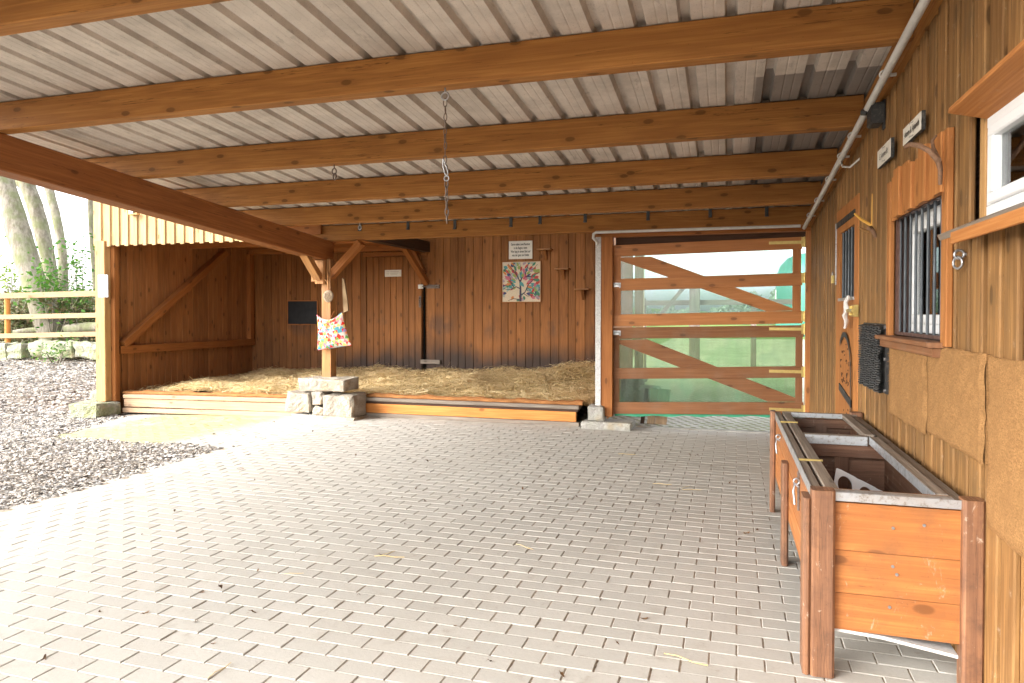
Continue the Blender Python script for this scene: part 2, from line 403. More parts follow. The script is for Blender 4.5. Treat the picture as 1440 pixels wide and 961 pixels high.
def groundmat():
    t = NT('ground_earth', .95, .1); p = t.pos(); x, y, z = t.sep(p)
    a = t.noise(p, 3, 6, .65); f = t.noise(p, .25, 4, .6); f2 = t.noise(p, 40, 3, .6)
    grass = t.mix(t.ramp(a, .3, .7), (.13, .19, .055), (.20, .26, .08))
    earth = t.mix(t.ramp(f2, .35, .7), (.16, .12, .085), (.36, .29, .22))
    earth = t.mix(t.ramp(a, .5, .66, 0, .7), earth, (.14, .19, .05))
    isg = t.math('MAXIMUM', t.ramp(x, -3.2, -2.8), t.ramp(y, 25, 32))
    near = t.ramp(y, 8.8, 9.2)
    t.col(t.mix(t.math('MULTIPLY', isg, near), earth, grass)); t.bump(f2, .8, .03); return t.m
xs = [-700, -300, -150, -80, -50, -35]+[-28+.5*i for i in range(0, 62)]+[4, 8, 15, 30, 60, 150, 400, 700]
ys = [-300, -100, -40, -15, -6, -2, 0, 2, 4, 6]+[7+.5*i for i in range(0, 40)]+[30, 40, 60, 100, 200, 400, 900]
g_ = struct(sheet('ground', sorted(set(xs)), sorted(set(ys)), groundmat(), -.03))

# ------------------------------------------------------------------ pavers
XW = 1.0           # right wall plane
def pavermat(name, moss):
    t = NT(name, .85, .2); r, r2, _ = t.sep(t.uv('r')); p = t.pos()
    a = t.noise(p, 60, 4, .65); b = t.noise(p, .9, 5, .6); s_ = t.noise(p, 7, 4, .6); sp = t.noise(p, 210, 2, .5)
    c = t.mix(r, (.415, .395, .355), (.465, .44, .395))
    c = t.mix(t.ramp(a, .3, .75, 0, .4), c, (.36, .34, .305))
    c = t.mix(t.ramp(b, .4, .7, 0, .35), c, (.37, .335, .285))
    c = t.mix(t.ramp(s_, .54, .72, 0, .4), c, (.35, .315, .265))
    c = t.mix(t.ramp(sp, .66, .74, 0, .5), c, (.17, .15, .13))
    st = t.noise(p, 2.2, 6, .75, .6); c = t.mix(t.ramp(st, .56, .68, 0, .35), c, (.27, .235, .19))
    st2 = t.noise(p, 14, 5, .75); c = t.mix(t.ramp(st2, .62, .70, 0, .35), c, (.24, .21, .175))
    st3 = t.noise(p, .45, 3, .5); c = t.mix(t.ramp(st3, .4, .65, 0, .25), c, (.48, .455, .41))
    x, y, z = t.sep(p)
    m1 = t.math('MULTIPLY', t.ramp(x, -5.9, -6.5), t.ramp(x, -8.7, -8.3)); m1 = t.math('MULTIPLY', m1, t.ramp(t.noise(p, 1.6, 4, .6), .3, .5, .4, 1))
    c = t.mix(t.math('MULTIPLY', m1, .75), c, (.37, .35, .14))
    t.col(c); t.bump(t.math('ADD', a, t.math('MULTIPLY', s_, .6)), .35, .003); return t.m
def jointmat():
    t = NT('joint_sand', .95, .1); p = t.pos(); a = t.noise(p, 35, 4, .7); b = t.noise(p, 1.1, 3, .6)
    c = t.mix(t.ramp(a, .35, .65), (.17, .135, .10), (.40, .335, .26)); c = t.mix(t.ramp(b, .5, .62, 0, .6), c, (.42, .38, .33))
    t.col(c); return t.m
def inpave(x, y):
    if x > XW or y > 9.22 or y < -3.2: return False
    if x >= -5.28+.06*math.sin(y*1.7): return y < 9.22
    if y > 6.42+(-5.3-x)*.12+.07*math.sin(x*3.1) and x > -9.1+(.9-(y-6.7)*.4 if y < 9 else 0) and y < 9.0: return True
    return False
pv = MB(); jt = MB()
bw, bd, jx, jy = .227, .108, .0050, .0022
nrow = int(12.6/bd)
ca, sa = math.cos(R(-.7)), math.sin(R(-.7))
P_v = []; P_f = []
for j in range(nrow+2):
    y0 = -3.2+j*bd
    x0 = -9.3-(bw/2 if j % 2 else 0)
    for i in range(int(10.7/bw)):
        xc = x0+i*bw+bw/2; yc = y0+bd/2
        X_ = xc*ca-(yc-9)*sa; Y_ = xc*sa+(yc-9)*ca+9
        if not inpave(X_, Y_): continue
        h = random.gauss(0, .0005); tx = random.gauss(0, .0007); ty = random.gauss(0, .0005); ch = .0032
        rn = (random.random(), random.random())
        hw, hd = bw/2-jx/2, bd/2-jy/2; a_ = random.gauss(0, .0025)
        def q(dx, dy, z):
            x = xc+dx-dy*a_; y = yc+dy+dx*a_; X = x*ca-(y-9)*sa; Y = x*sa+(y-9)*ca+9
            return (X, Y, z+h+tx*dx/.1+ty*dy/.1+(-0.035*max(0, -5-X)))
        top = [q(-hw+ch, -hd+ch, .012), q(hw-ch, -hd+ch, .012), q(hw-ch, hd-ch, .012), q(-hw+ch, hd-ch, .012)]
        mid = [q(-hw, -hd, .008), q(hw, -hd, .008), q(hw, hd, .008), q(-hw, hd, .008)]
        lo = [q(-hw, -hd, -.006), q(hw, -hd, -.006), q(hw, hd, -.006), q(-hw, hd, -.006)]
        pv.face(top, None, rn)
        for k in range(4):
            l = (k+1) % 4; pv.face((mid[k], mid[l], top[l], top[k]), None, rn); pv.face((lo[k], lo[l], mid[l], mid[k]), None, rn)
struct(pv.build('paving', pavermat('concrete_pavers', 0)))
js = sheet('paving_joints', [-9.3+.2*i for i in range(53)], [-3.2+.2*i for i in range(63)], jointmat(), .0078, lambda x, y: inpave(x, y))
struct(js)

# grass pavers + meadow behind the gate
def gpmat():
    t = NT('grass_paver_concrete', .9, .1); p = t.pos()
    v = t.node('ShaderNodeTexVoronoi'); v.inputs['Randomness'].default_value = .12; v.inputs['Scale'].default_value = 1
    x, y, z = t.sep(p); sh = t.comb(t.math('ADD', t.math('MULTIPLY', x, 7.0), t.math('MULTIPLY', y, 3.5)), t.math('MULTIPLY', y, 8.5), 0.0)
    t.link(sh, v.inputs['Vector']); n = t.noise(p, 20, 4, .7); n2 = t.noise(p, .8, 3, .6)
    c = t.mix(t.ramp(n, .3, .7), (.56, .54, .49), (.68, .66, .60))
    hole = t.ramp(t.math('ADD', v.outputs['Distance'], t.math('MULTIPLY', n, .25)), .36, .46, 1, 0)
    g = t.mix(t.ramp(n, .4, .62), (.17, .14, .09), (.24, .31, .09))
    c = t.mix(hole, c, g); c = t.mix(t.ramp(n2, .35, .75, 0, .5), c, g); c = t.mix(t.ramp(y, 10, 14, 0, .35), c, (.22, .26, .14))
    t.col(c); t.bump(hole, -.5, .02); return t.m
struct(sheet('grass_paving', [-3+.5*i for i in range(40)], [9.24+.7*i for i in range(48)], gpmat(), .004))
tb = MB(); tb.box((-1.25, 9.16, .0), (1.0, 9.28, .022)); struct(tb.build('threshold_kerb', M['conc']))

# ------------------------------------------------------------------ wood chips
def scatter_chips(name, pts, size, mat, flat=.35, dz=0.0, elong=1.6, tilt=.6):
    n = len(pts); rng = np.random.default_rng(3)
    base = np.array([(-1, -.6, 0), (.2, -1, .1), (1, .3, 0), (-.3, 1, .15), (0, 0, 1.0)])
    tri = [(0, 1, 4), (1, 2, 4), (2, 3, 4), (3, 0, 4)]
    V = np.repeat(base[None], n, 0)*np.array([elong, .8, flat])
    V *= (size*rng.lognormal(0, .35, n))[:, None, None]
    V *= rng.uniform(.6, 1.3, (n, 1, 3))
    yaw = rng.uniform(0, 6.28, n); ti = rng.normal(0, tilt, n)
    c, s_ = np.cos(ti), np.sin(ti); y, z = V[..., 1].copy(), V[..., 2].copy()
    V[..., 1] = y*c[:, None]-z*s_[:, None]; V[..., 2] = y*s_[:, None]+z*c[:, None]
    c, s_ = np.cos(yaw), np.sin(yaw); x, y = V[..., 0].copy(), V[..., 1].copy()
    V[..., 0] = x*c[:, None]-y*s_[:, None]; V[..., 1] = x*s_[:, None]+y*c[:, None]
    V += pts[:, None]; V[..., 2] += dz
    Fc = (np.array(tri)[None]+5*np.arange(n)[:, None, None]).reshape(-1, 3)
    return V.reshape(-1, 3), Fc, rng.random(n)
def tri_mesh(name, V, Fc, rnd, mat, per):
    me = bpy.data.meshes.new(name); me.from_pydata(V.tolist(), [], Fc.tolist())
    g = me.uv_layers.new(name='g'); r = me.uv_layers.new(name='r')
    k = Fc.shape[1]*per; rr = np.repeat(rnd, k); r2 = np.repeat(np.random.random(len(rnd)), k)
    r.data.foreach_set('uv', np.stack([rr, r2], 1).astype(np.float32).ravel()); me.materials.append(mat)
    o = bpy.data.objects.new(name, me); C.objects.link(o); ORG[o.name] = Vector((0, 0, 0)); return o
def chipmat():
    t = NT('wood_chips', .9, .15); r, r2, _ = t.sep(t.uv('r')); p = t.pos()
    n = t.noise(p, .7, 4, .6)
    c = t.node('ShaderNodeValToRGB'); t.link(r, c.inputs[0]); e = c.color_ramp.elements
    e[0].position = 0; e[0].color = (.14, .13, .12, 1); e[1].position = 1; e[1].color = (.74, .66, .57, 1)
    for q, cc in ((.25, (.33, .32, .31, 1)), (.5, (.47, .43, .38, 1)), (.7, (.57, .50, .42, 1)), (.85, (.42, .41, .41, 1))):
        k = e.new(q); k.color = cc
    t.col(t.mix(t.ramp(n, .4, .65, 0, .4), c.outputs[0], t.mix(1.0, c.outputs[0], (.62, .58, .55), 'MULTIPLY'))); return t.m
rg = np.random.default_rng(5)
def chip_pts(n, f):
    out = []
    while len(out) < n:
        u = rg.random()
        x, y = f()
        if inpave(x-.03*rg.random(), y): 
            if rg.random() > .004: continue
        if x > -5.15: continue
        if -9.62 < x and y > 8.75: continue
        hump = .05*math.exp(-((y-6.1)/.8)**2)*min(1, max(0, (-5.3-x)*1.5)) if not inpave(x, y) else 0
        out.append((x, y, gzf(x, y)+hump+rg.random()*.018))
    return np.array(out)
p1 = chip_pts(62000, lambda: (-5.2-6.5*rg.random()**1.2, 2.4+6.6*rg.random()))
p2 = chip_pts(46000, lambda: (-8.5-14*rg.random(), 5+9.2*rg.random()))
V1, F1, r1 = scatter_chips('a', p1, .0115, None); V2, F2, r2_ = scatter_chips('b', p2, .021, None)
o = tri_mesh('wood_chips', np.concatenate([V1, V2]), np.concatenate([F1, F2+len(V1)]), np.concatenate([r1, r2_]), chipmat(), 4)
tag(o, 'brown and grey wood chips covering the yard left of the paving', 'wood chips', kind='stuff')
cb = sheet('chip_bed', [-24+.35*i for i in range(54)], [1+.35*i for i in range(38)], plain('chip_soil', (.26, .21, .165), .95, nscale=20, namt=.6, dirt=(.10, .08, .06), bump=.6), -.008,
           lambda x, y: not (x > -9.7 and y > 8.9) and y < 14)
struct(cb)

# ------------------------------------------------------------------ carport
def zb(y): return 3.26-.08*y            # underside of rafters
YR0, YR1 = -.35, 9.35
shelter = thing('open_shelter', (-5.5, 8.95, .55), 'timber lean-to roof with corrugated sheet on spruce rafters over the paved yard', 'shelter')
def roofmat():
    t = NT('roof_sheet_felt', .7, .25); o = t.pos(); a = t.noise(o, 5, 5, .6); b = t.noise(t.vmul(o, (60, 2.5, 10)), 1, 4, .65); c_ = t.noise(o, 130, 2, .5)
    c = t.mix(t.ramp(a, .3, .7), (.53, .475, .42), (.63, .565, .50)); c = t.mix(t.ramp(b, .58, .7, 0, .22), c, (.34, .28, .25))
    c = t.mix(t.ramp(c_, .64, .72, 0, .7), c, (.22, .19, .17))
    gp1 = t.noise(o, 1.3, 6, .7); c = t.mix(t.ramp(gp1, .46, .7, 0, .55), c, (.33, .29, .25))
    gp2 = t.noise(t.vmul(o, (9, 3, 9)), 1, 6, .75); c = t.mix(t.ramp(gp2, .58, .68, 0, .5), c, (.27, .235, .20))
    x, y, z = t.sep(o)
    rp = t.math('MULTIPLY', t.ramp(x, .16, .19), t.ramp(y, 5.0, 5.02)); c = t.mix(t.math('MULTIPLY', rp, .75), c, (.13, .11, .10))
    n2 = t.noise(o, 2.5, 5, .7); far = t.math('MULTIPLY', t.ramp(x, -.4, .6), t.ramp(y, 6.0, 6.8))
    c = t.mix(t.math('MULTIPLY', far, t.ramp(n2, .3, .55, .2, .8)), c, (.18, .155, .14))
    t.col(c); return t.m
rf = MB(); XL0, XR0, pit = -6.7, 1.05, .25
prof = []; x = XL0
while x < XR0:
    prof += [(x, 0), (x+.058, 0), (x+.066, .003), (x+.074, 0), (x+.118, 0), (x+.126, .003), (x+.134, 0), (x+.180, 0), (x+.192, .05), (x+.238, .05)]; x += pit
prof.append((x, 0))
for (ya, yb, dz) in ((YR0, 5.05, 0.0), (5.0, YR1, .003)):
    rows = [[(px, yy, zb(yy)+.222+pz+dz+th) for px, pz in prof] for yy, th in ((ya, 0), (yb, 0))]
    rf.grid(rows, False, (.5, .5), 0, sm=False)
    rows = [[(px, yy, zb(yy)+.2265+pz+dz) for px, pz in prof] for yy in (yb, ya)]
    rf.grid(rows, False, (.5, .5), 0, sm=False)
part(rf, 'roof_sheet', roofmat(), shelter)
RY = [-.30, .62, 1.58, 2.80, 4.10, 5.47, 6.71, 7.82]
for y in RY:
    y += .06
    one(lambda b: b.beam((-6.62, y, zb(y)+.11), (.915, y, zb(y)+.11), .12, .218, ch=.006), 'rafter', 'rafter', shelter)
y = 9.0
raf6 = one(lambda b: b.beam((-6.5, y, zb(y)+.11), (.95, y, zb(y)+.11), .12, .218, ch=.006), 'rafter', 'rafter', shelter)
# short packing piece on the third rafter by the wall
one(lambda b: b.beam((.05, 5.56, zb(5.56)+.235), (.9, 5.56, zb(5.56)+.235), .10, .03), 'packing_board', 'grey', shelter)
bm_ = MB(); ya, yb = YR0-.1, 9.06
bm_.beam((-5.6, ya, zb(ya)-.150), (-5.6, yb, zb(yb)-.150), .2, .295, ch=.008); part(bm_, 'beam', 'beam', shelter)
lg = MB(); lg.beam((.955, YR0, zb(YR0)+.08), (.955, 9.3, zb(9.3)+.08), .07, .20, ch=.004); part(lg, 'wall_plate', 'rafter', shelter)
# posts
one(lambda b: b.box((-5.585, 8.86, .57), (-5.435, 9.01, 2.27), 2, ch=.006), 'post', 'post', shelter)
one(lambda b: b.box((-5.74, 8.835, 1.95), (-5.55, 8.858, 2.26), 2), 'corbel', 'post', shelter)
one(lambda b: b.box((-5.66, 8.80, 1.915), (-5.50, 8.856, 2.25), 2, ch=.02), 'corbel', 'post', shelter)
one(lambda b: b.box((-5.68, -.33, 0), (-5.52, -.17, zb(-.2)-.3), 2, ch=.006), 'post', 'beam', shelter)
one(lambda b: b.beam((-5.52, 8.93, 1.98), (-4.98, 8.93, 2.5), .12, .10, ch=.004), 'knee_brace', 'stalltrim', shelter)
one(lambda b: b.beam((-5.60, 8.80, 2.0), (-5.60, 8.35, 2.42), .12, .09, ch=.004), 'knee_brace', 'post', shelter)
for x in (-5.0, -4.25, -3.55, -2.35, -1.75, -.95, -.2, .45, -2.75):
    def fn(b):
        z0 = zb(8.94)+.10+random.uniform(-.01, .02)
        b.box((x-.02, 8.925, z0), (x+.02, 8.94, z0+.13), 2, ch=.001); b.box((x-.02, 8.90, z0), (x+.02, 8.9245, z0+.012), 0, ch=.001)
    one(fn, 'bracket', 'bars', shelter)
# gate header and post belong to the shelter too
one(lambda b: b.box((-1.62, 9.02, 2.475), (.96, 9.14, 2.555), 0), 'header', 'stalltrim', shelter)
one(lambda b: b.beam((-1.40, 9.26, 2.435), (.98, 9.26, 2.445), .06, .12), 'header', 'dark', shelter, 'dark weathered board over the gate')
one(lambda b: b.box((-1.555, 9.0, .16), (-1.405, 9.12, 2.475), 2, ch=.005), 'gate_post', 'stalltrim', shelter)
one(lambda b: b.box((-1.625, 8.985, .16), (-1.555, 8.995, 2.475), 2, ch=.001), 'corner_strip', plain('white_scraped_metal', (.58, .57, .55), .5, .1, nscale=30, namt=.3, dirt=(.18, .15, .13)), shelter)
one(lambda b: b.box((.90, 9.02, .02), (.975, 9.12, 2.475), 2, ch=.005), 'gate_post', 'gateup', shelter)

# hanging hardware
def link_chain(b, p, n, L=.052, r=.0032, sw=.0, seed=1, out=.5):
    rg_ = random.Random(seed); z = p[2]; x = p[0]; y = p[1]
    for i in range(n):
        a = (1, .15, 0) if i % 2 else (.15, 1, 0)
        a = (a[0]+rg_.uniform(-.3, .3), a[1]+rg_.uniform(-.3, .3), 0)
        b.torus((x, y, z-L*.5), L*.5, r, a, 12, 5, sx=.45); z -= L-r*2.2; x += sw+rg_.uniform(-.002, .002)
    return (x, y, z)
pc = onY(626, 128, 4.10+.06)
ch = thing('hanging_chain', (pc.x, pc.y, zb(4.16)), 'long rusty chain with a snap hook hanging from an eye bolt in a rafter', 'chain')
one(lambda b: (b.tube([(pc.x, pc.y, zb(4.16)+.01), (pc.x, pc.y, zb(4.16)-.03)], .006, 8), b.torus((pc.x, pc.y, zb(4.16)-.052), .024, .006, (0, 1, .0), 18, 7)), 'eye_bolt', 'steel', ch)
end = []
one(lambda b: end.append(link_chain(b, (pc.x, pc.y, zb(4.16)-.068), 9)), 'chain', 'rust', ch)
e = end[0]
def hook(b):
    x, y, z = e; s_ = [(x-.012, y, z+.02), (x-.012, y, z-.02), (x+.002, y, z-.07), (x+.012, y, z-.085), (x+.024, y, z-.07), (x+.016, y, z-.04), (x-.004, y, z+.012), (x-.012, y, z+.022)]
    b.tube(s_, .005, 7); b.torus((x+.012, y, z-.10), .016, .004, (0, 1, 0), 14, 6)
one(hook, 'snap_hook', 'steel', ch)
one(lambda b: link_chain(b, (e[0]+.012, e[1], e[2]-.11), 6, sw=.001, seed=4), 'chain', 'rust', ch)
one(lambda b: link_chain(b, (e[0]+.004, e[1]+.012, e[2]-.01), 8, sw=.001, seed=9), 'chain', 'rust', ch)
for (u, y, n, lab, mt) in ((470, 5.53, 2, 'short rusty shackle and ring hanging from a rafter left of the long chain', 'rust'), (506, 7.88, 1, 'small white eye hook hanging from the rafter above the stall post', 'galv')):
    p = onY(u, 240 if n == 2 else 320, y)
    t_ = thing('eye_hook', (p.x, y, zb(y)), lab, 'hook')
    one(lambda b: b.tube([(p.x, y, zb(y)+.01), (p.x, y, zb(y)-.035)], .006, 8), 'shank', mt, t_)
    def fn(b):
        b.torus((p.x, y, zb(y)-.06), .026, .006, (0, 1, 0), 18, 7, sx=.8)
        if n == 2: b.torus((p.x+.004, y, zb(y)-.105), .028, .006, (.5, 1, 0), 18, 7, sx=.8)
    one(fn, 'ring', mt, t_)

# ------------------------------------------------------------------ stall
YB, XS = 12.4, -9.47
stall = thing('stall_building', (-5.5, 12.4, 0), 'open-fronted timber stable stall with brown boarded walls and a boarded back door', 'stable')
def boards_y(b, x0, x1, y, z0, z1, w=.17, th=.022, wj=.25, ch=.007, skip=None, topf=None):
    x = x0
    while x < x1-.01:
        ww = min(w*random.uniform(1-wj, 1+wj), x1-x)
        xa, xb = x+.0025, x+ww-.0025
        yy = y+random.uniform(-.0015, .0015)
        if skip and skip[0] < (xa+xb)/2 < skip[1]: b.box((xa, yy, skip[2]), (xb, yy+th, z1), 2, ch)
        else: b.box((xa, yy, z0), (xb, yy+th, z1), 2, ch)
        x += ww
b = MB(); boards_y(b, -9.5, -6.80, YB, 0, 3.3, .155); boards_y(b, -5.50, -1.62, YB, 0, 3.3, .165)
boards_y(b, -6.80, -5.50, YB, 2.60, 3.3, .155)
b.box((-9.7, YB+.03, 0), (-1.62, YB+.05, 3.3), 0); part(b, 'back_wall', 'stall', stall)
# back door
dr = MB(); boards_y(dr, -6.78, -5.60, YB-.028, .22, 2.58, .135, .026, .1); door = part(dr, 'door', 'stall', stall)
one(lambda b: (b.box((-5.67, YB-.045, 1.96), (-5.57, YB-.0285, 2.04), 0), b.box((-5.655, YB-.060, 1.975), (-5.60, YB-.0455, 2.025), 0)), 'latch_plate', 'rag', door)
one(lambda b: (b.box((-5.66, YB-.04, 1.60), (-5.61, YB-.0285, 1.82), 2), b.tube([(-5.635, YB-.04, 1.63), (-5.635, YB-.08, 1.65), (-5.635, YB-.08, 1.77), (-5.635, YB-.04, 1.79)], .009)), 'handle', 'rust', door)
one(lambda b: b.box((-5.585, YB-.001, .22), (-5.545, YB+.02, 2.3), 2), 'door_gap_shade', plain('gap_shade_black', (.006, .005, .004), 1.0, spec=0.0), stall)  # solid near-black strip, painted shade of the gap beside the door
one(lambda b: (b.box((-5.50, YB-.03, 1.965), (-5.24, YB-.001, 2.035), 0), b.tube([(-5.58, YB-.045, 2.0), (-5.28, YB-.045, 2.0)], .012), b.box((-5.47, YB-.036, 1.98), (-5.40, YB-.0305, 2.02), 0)), 'bolt', 'rust', stall)
one(lambda b: b.box((-5.62, YB-.055, .52), (-5.22, YB-.03, .60), 0), 'stop_board', 'grey', stall)
one(lambda b: b.box((-6.85, YB-.05, 2.60), (-5.75, YB-.001, 2.68), 0), 'door_lintel', 'stalltrim', stall)
# left side wall
b = MB(); y = 8.95
while y < YB:
    ww = .135*random.uniform(.92, 1.08); x = XS+random.uniform(-.002, .002); b.box((x-.022, y+.004, -.1), (x, min(YB, y+ww)-.004, 3.3), 2, .008); y += ww
b.box((XS-.05, 8.95, -.15), (XS-.03, YB, 3.3), 1); part(b, 'side_wall', 'stallside', stall)
one(lambda b: b.box((XS+.001, 9.0, .83), (XS+.085, 12.38, .96), 1, .005), 'rail', 'stalltrim', stall)
one(lambda b: b.beam((XS+.07, 9.05, .98), (XS+.07, 11.5, 2.68), .13, .12, ch=.005), 'brace', 'stalltrim', stall)
one(lambda b: b.box((XS+.002, 12.22, .965), (XS+.10, 12.34, 2.70), 2, .005), 'stud', 'stalltrim', stall)
one(lambda b: b.box((XS-.06, 8.86, .08), (XS+.11, 8.95, 2.64), 2, .006), 'corner_post', 'stalltrim', stall)
one(lambda b: b.box((-9.625, 8.74, .09), (-9.43, 8.86, 2.64), 2, .008), 'corner_post', 'postlight', stall, 'pale spruce corner post')
# ceiling and plates
b = MB(); y = 8.9
while y < YB+.1: b.box((-9.67, y+.002, 2.80), (-5.62, y+.138, 2.822), 0); y += .14
part(b, 'ceiling', 'stalltrim', stall)
b = MB(); y = 9.14
while y < YB+.05: b.box((-1.6475, y+.003, 0), (-1.625, y+.137, 3.3), 2, .005); y += .14
b.box((-1.624, 9.13, 0), (-1.60, YB+.05, 3.3), 1); part(b, 'side_wall', 'stallside', stall)
b = MB(); y = 8.9
while y < YB+.1: b.box((-5.4, y+.002, 3.20), (-1.62, y+.138, 3.222), 0); y += .14
part(b, 'ceiling', 'dark', stall)
one(lambda b: b.box((-9.66, 8.90, 2.64), (-5.62, 9.02, 2.795), 0), 'purlin', 'stalltrim', stall)
one(lambda b: b.box((-9.5, YB-.10, 2.70), (-5.70, YB-.002, 2.798), 0), 'purlin', 'stalltrim', stall)
one(lambda b: b.box((-9.5, 10.6, 2.68), (-5.62, 10.72, 2.798), 0), 'purlin', 'stalltrim', stall)
one(lambda b: b.box((-5.60, 9.08, 2.66), (-5.44, YB-.002, 2.86), 1, .005), 'tie_beam', 'dark', stall)
one(lambda b: b.beam((-5.50, YB-.03, 2.06), (-5.62, YB-.75, 2.70), .10, .10, up=(1, 0, 0)), 'knee_brace', 'stalltrim', stall)
one(lambda b: b.beam((-5.55, YB-.06, 2.25), (-5.78, YB-.06, 2.72), .10, .10), 'knee_brace', 'stalltrim', stall)
# roof over the stall
one(lambda b: b.beam((-9.8, 10.7, 3.48), (-1.5, 10.7, 3.48), 3.9, .06), 'roof', 'dark', stall)
# sunlit fascia of board and batten
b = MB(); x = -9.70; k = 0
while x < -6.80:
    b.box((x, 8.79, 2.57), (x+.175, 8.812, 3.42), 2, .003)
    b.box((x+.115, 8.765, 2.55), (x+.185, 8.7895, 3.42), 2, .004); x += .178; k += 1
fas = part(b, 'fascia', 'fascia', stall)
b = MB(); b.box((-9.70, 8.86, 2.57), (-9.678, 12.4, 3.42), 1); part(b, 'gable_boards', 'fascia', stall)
# small lamp on fascia
lt = onY(184, 297, 8.74)
lamp = thing('wall_lamp', lt, 'small metal bracket lamp fixed on the pale fascia boards left of the stall', 'lamp')
one(lambda b: (b.box((lt.x-.04, 8.735, lt.z-.04), (lt.x+.04, 8.763, lt.z+.02), 2), b.tube([(lt.x, 8.74, lt.z+.02), (lt.x, 8.70, lt.z+.05)], .012)), 'bracket', 'galv', lamp)
one(lambda b: b.box((lt.x+.0, 8.69, lt.z-.07), (lt.x+.17, 8.75, lt.z-.045), 0), 'arm', 'postlight', lamp)
# kerbs
one(lambda b: b.box((-4.95, 8.97, .235), (-1.84, 9.20, .285), 0, .008), 'kerb_top_board', 'grey', stall)
one(lambda b: (b.box((-4.95, 9.0, .20), (-1.86, 9.16, .234), 0, .004)), 'kerb_board', 'dark', stall)
one(lambda b: b.box((-4.95, 8.985, .07), (-1.88, 9.05, .20), 0, .004), 'kerb_board', 'kerb', stall)
one(lambda b: b.box((-4.98, 8.975, .012), (-1.84, 9.06, .066), 0, .004), 'kerb_board', 'grey', stall)
one(lambda b: b.beam((-9.28, 9.03, .155), (-5.85, 9.03, .20), .20, .06, ch=.008), 'kerb_top_board', 'kerbpale', stall)
one(lambda b: b.beam((-9.28, 8.99, .055), (-5.85, 8.99, .095), .08, .13, ch=.004), 'kerb_board', 'kerbpale', stall)
one(lambda b: b.beam((-9.28, 8.98, -.065), (-5.85, 8.98, -.005), .12, .07, ch=.004), 'kerb_board', 'kerbpale', stall)
one(lambda b: b.beam((-9.28, 9.05, .12), (-5.85, 9.05, .16), .10, .03, ch=.002), 'kerb_board', 'kerb', stall)

# straw
def hs(x, y):
    base = .235+.03*np.clip((x+9)/4, 0, 1)
    t = np.clip((y-9.1)/3.2, 0, 1)
    h = base+t*.06+np.clip((x+9.5)/7.5, 0, 1)*t*.09
    h = h+.03*np.sin(x*2.3+1)*np.sin(y*2.9)+.02*np.sin(x*5.1+y*3.3)+.012*np.sin(x*9.7-y*6.1)
    h = h+.17*np.exp(-((x+1.9)/.8)**2-((y-11.9)/.6)**2)+.08*np.exp(-((x+2.6)/.5)**2-((y-11.7)/.4)**2)+.06*np.exp(-((x+4.2)/.4)**2-((y-10.9)/.4)**2)
    h = h-(.11*np.exp(-((x+9.6)/.9)**2))
    return h
def strawbase():
    t = NT('straw_bed', .9, .15); p = t.pos(); a = t.noise(p, 35, 5, .7, 1.0); b = t.noise(p, 3, 4, .6)
    c = t.mix(t.ramp(a, .35, .65), (.20, .125, .05), (.62, .47, .23)); c = t.mix(t.ramp(b, .45, .7, 0, .6), c, (.19, .115, .05))
    t.col(c); t.bump(a, 1, .04); return t.m
xs_ = np.linspace(XS+.03, -1.66, 110); ys_ = np.linspace(9.1, YB-.03, 46)
X, Y = np.meshgrid(xs_, ys_); Z = hs(X, Y)-.012
sb = MB(); rows = [[(X[j, i], Y[j, i], Z[j, i]) for i in range(110)] for j in range(46)]; sb.grid(rows, False, (.5, .5)); 
ns = 52000; rng = np.random.default_rng(11)
px = rng.uniform(XS+.05, -1.70, ns); py = 9.12+(YB-9.18)*rng.random(ns)**1.15
clump = np.sin(px*3.1+np.sin(py*2.7)*2)*np.sin(py*4.3+px*1.1)
pz = hs(px, py)+rng.random(ns)**2*.09+np.clip(clump, 0, 1)*.02
ya_ = rng.uniform(0, 6.28, ns)+.6*np.sin(px*2); L = rng.lognormal(-2.0, .45, ns); pitch = rng.normal(0, .22, ns)
d = np.stack([np.cos(ya_)*np.cos(pitch), np.sin(ya_)*np.cos(pitch), np.sin(pitch)], 1)
sdv = np.stack([-np.sin(ya_), np.cos(ya_), rng.normal(0, .4, ns)], 1)
w = rng.uniform(.003, .0085, ns)[:, None]; P0 = np.stack([px, py, pz], 1)
bend = np.stack([rng.normal(0, .012, ns), rng.normal(0, .012, ns), rng.uniform(0, .02, ns)], 1)
a = P0-d*L[:, None]/2; bb = P0+bend; c_ = P0+d*L[:, None]/2
V = np.stack([a-sdv*w*.5, a+sdv*w*.5, bb-sdv*w*.5, bb+sdv*w*.5, c_-sdv*w*.5, c_+sdv*w*.5], 1)
V[..., 0] = np.clip(V[..., 0], XS+.02, -1.655); V[..., 1] = np.clip(V[..., 1], 9.06, YB-.035)
Fq = (np.array([(0, 1, 3, 2), (2, 3, 5, 4)])[None]+6*np.arange(ns)[:, None, None]).reshape(-1, 4)
me = bpy.data.meshes.new('straw_bedding')
nb = len(sb.v); me.from_pydata([tuple(v) for v in sb.v]+V.reshape(-1, 3).tolist(), [], [tuple(f) for f in sb.f]+(Fq+nb).tolist())
g = me.uv_layers.new(name='g'); r = me.uv_layers.new(name='r')
rr = np.concatenate([np.full(len(sb.f)*4, .5), np.repeat(np.clip(rng.beta(1.2, 1.4, ns)+.25*np.clip(-clump, 0, 1), 0, 1), 8)])
r.data.foreach_set('uv', np.stack([rr, rr], 1).astype(np.float32).ravel())
me.materials.append(strawbase()); me.materials.append(M['strawstrand'])
me.polygons.foreach_set('material_index', [0]*len(sb.f)+[1]*len(Fq))
o = bpy.data.objects.new('straw_bedding', me); C.objects.link(o)
tag(o, 'golden straw bedding spread over the stall floor', 'straw', kind='stuff')
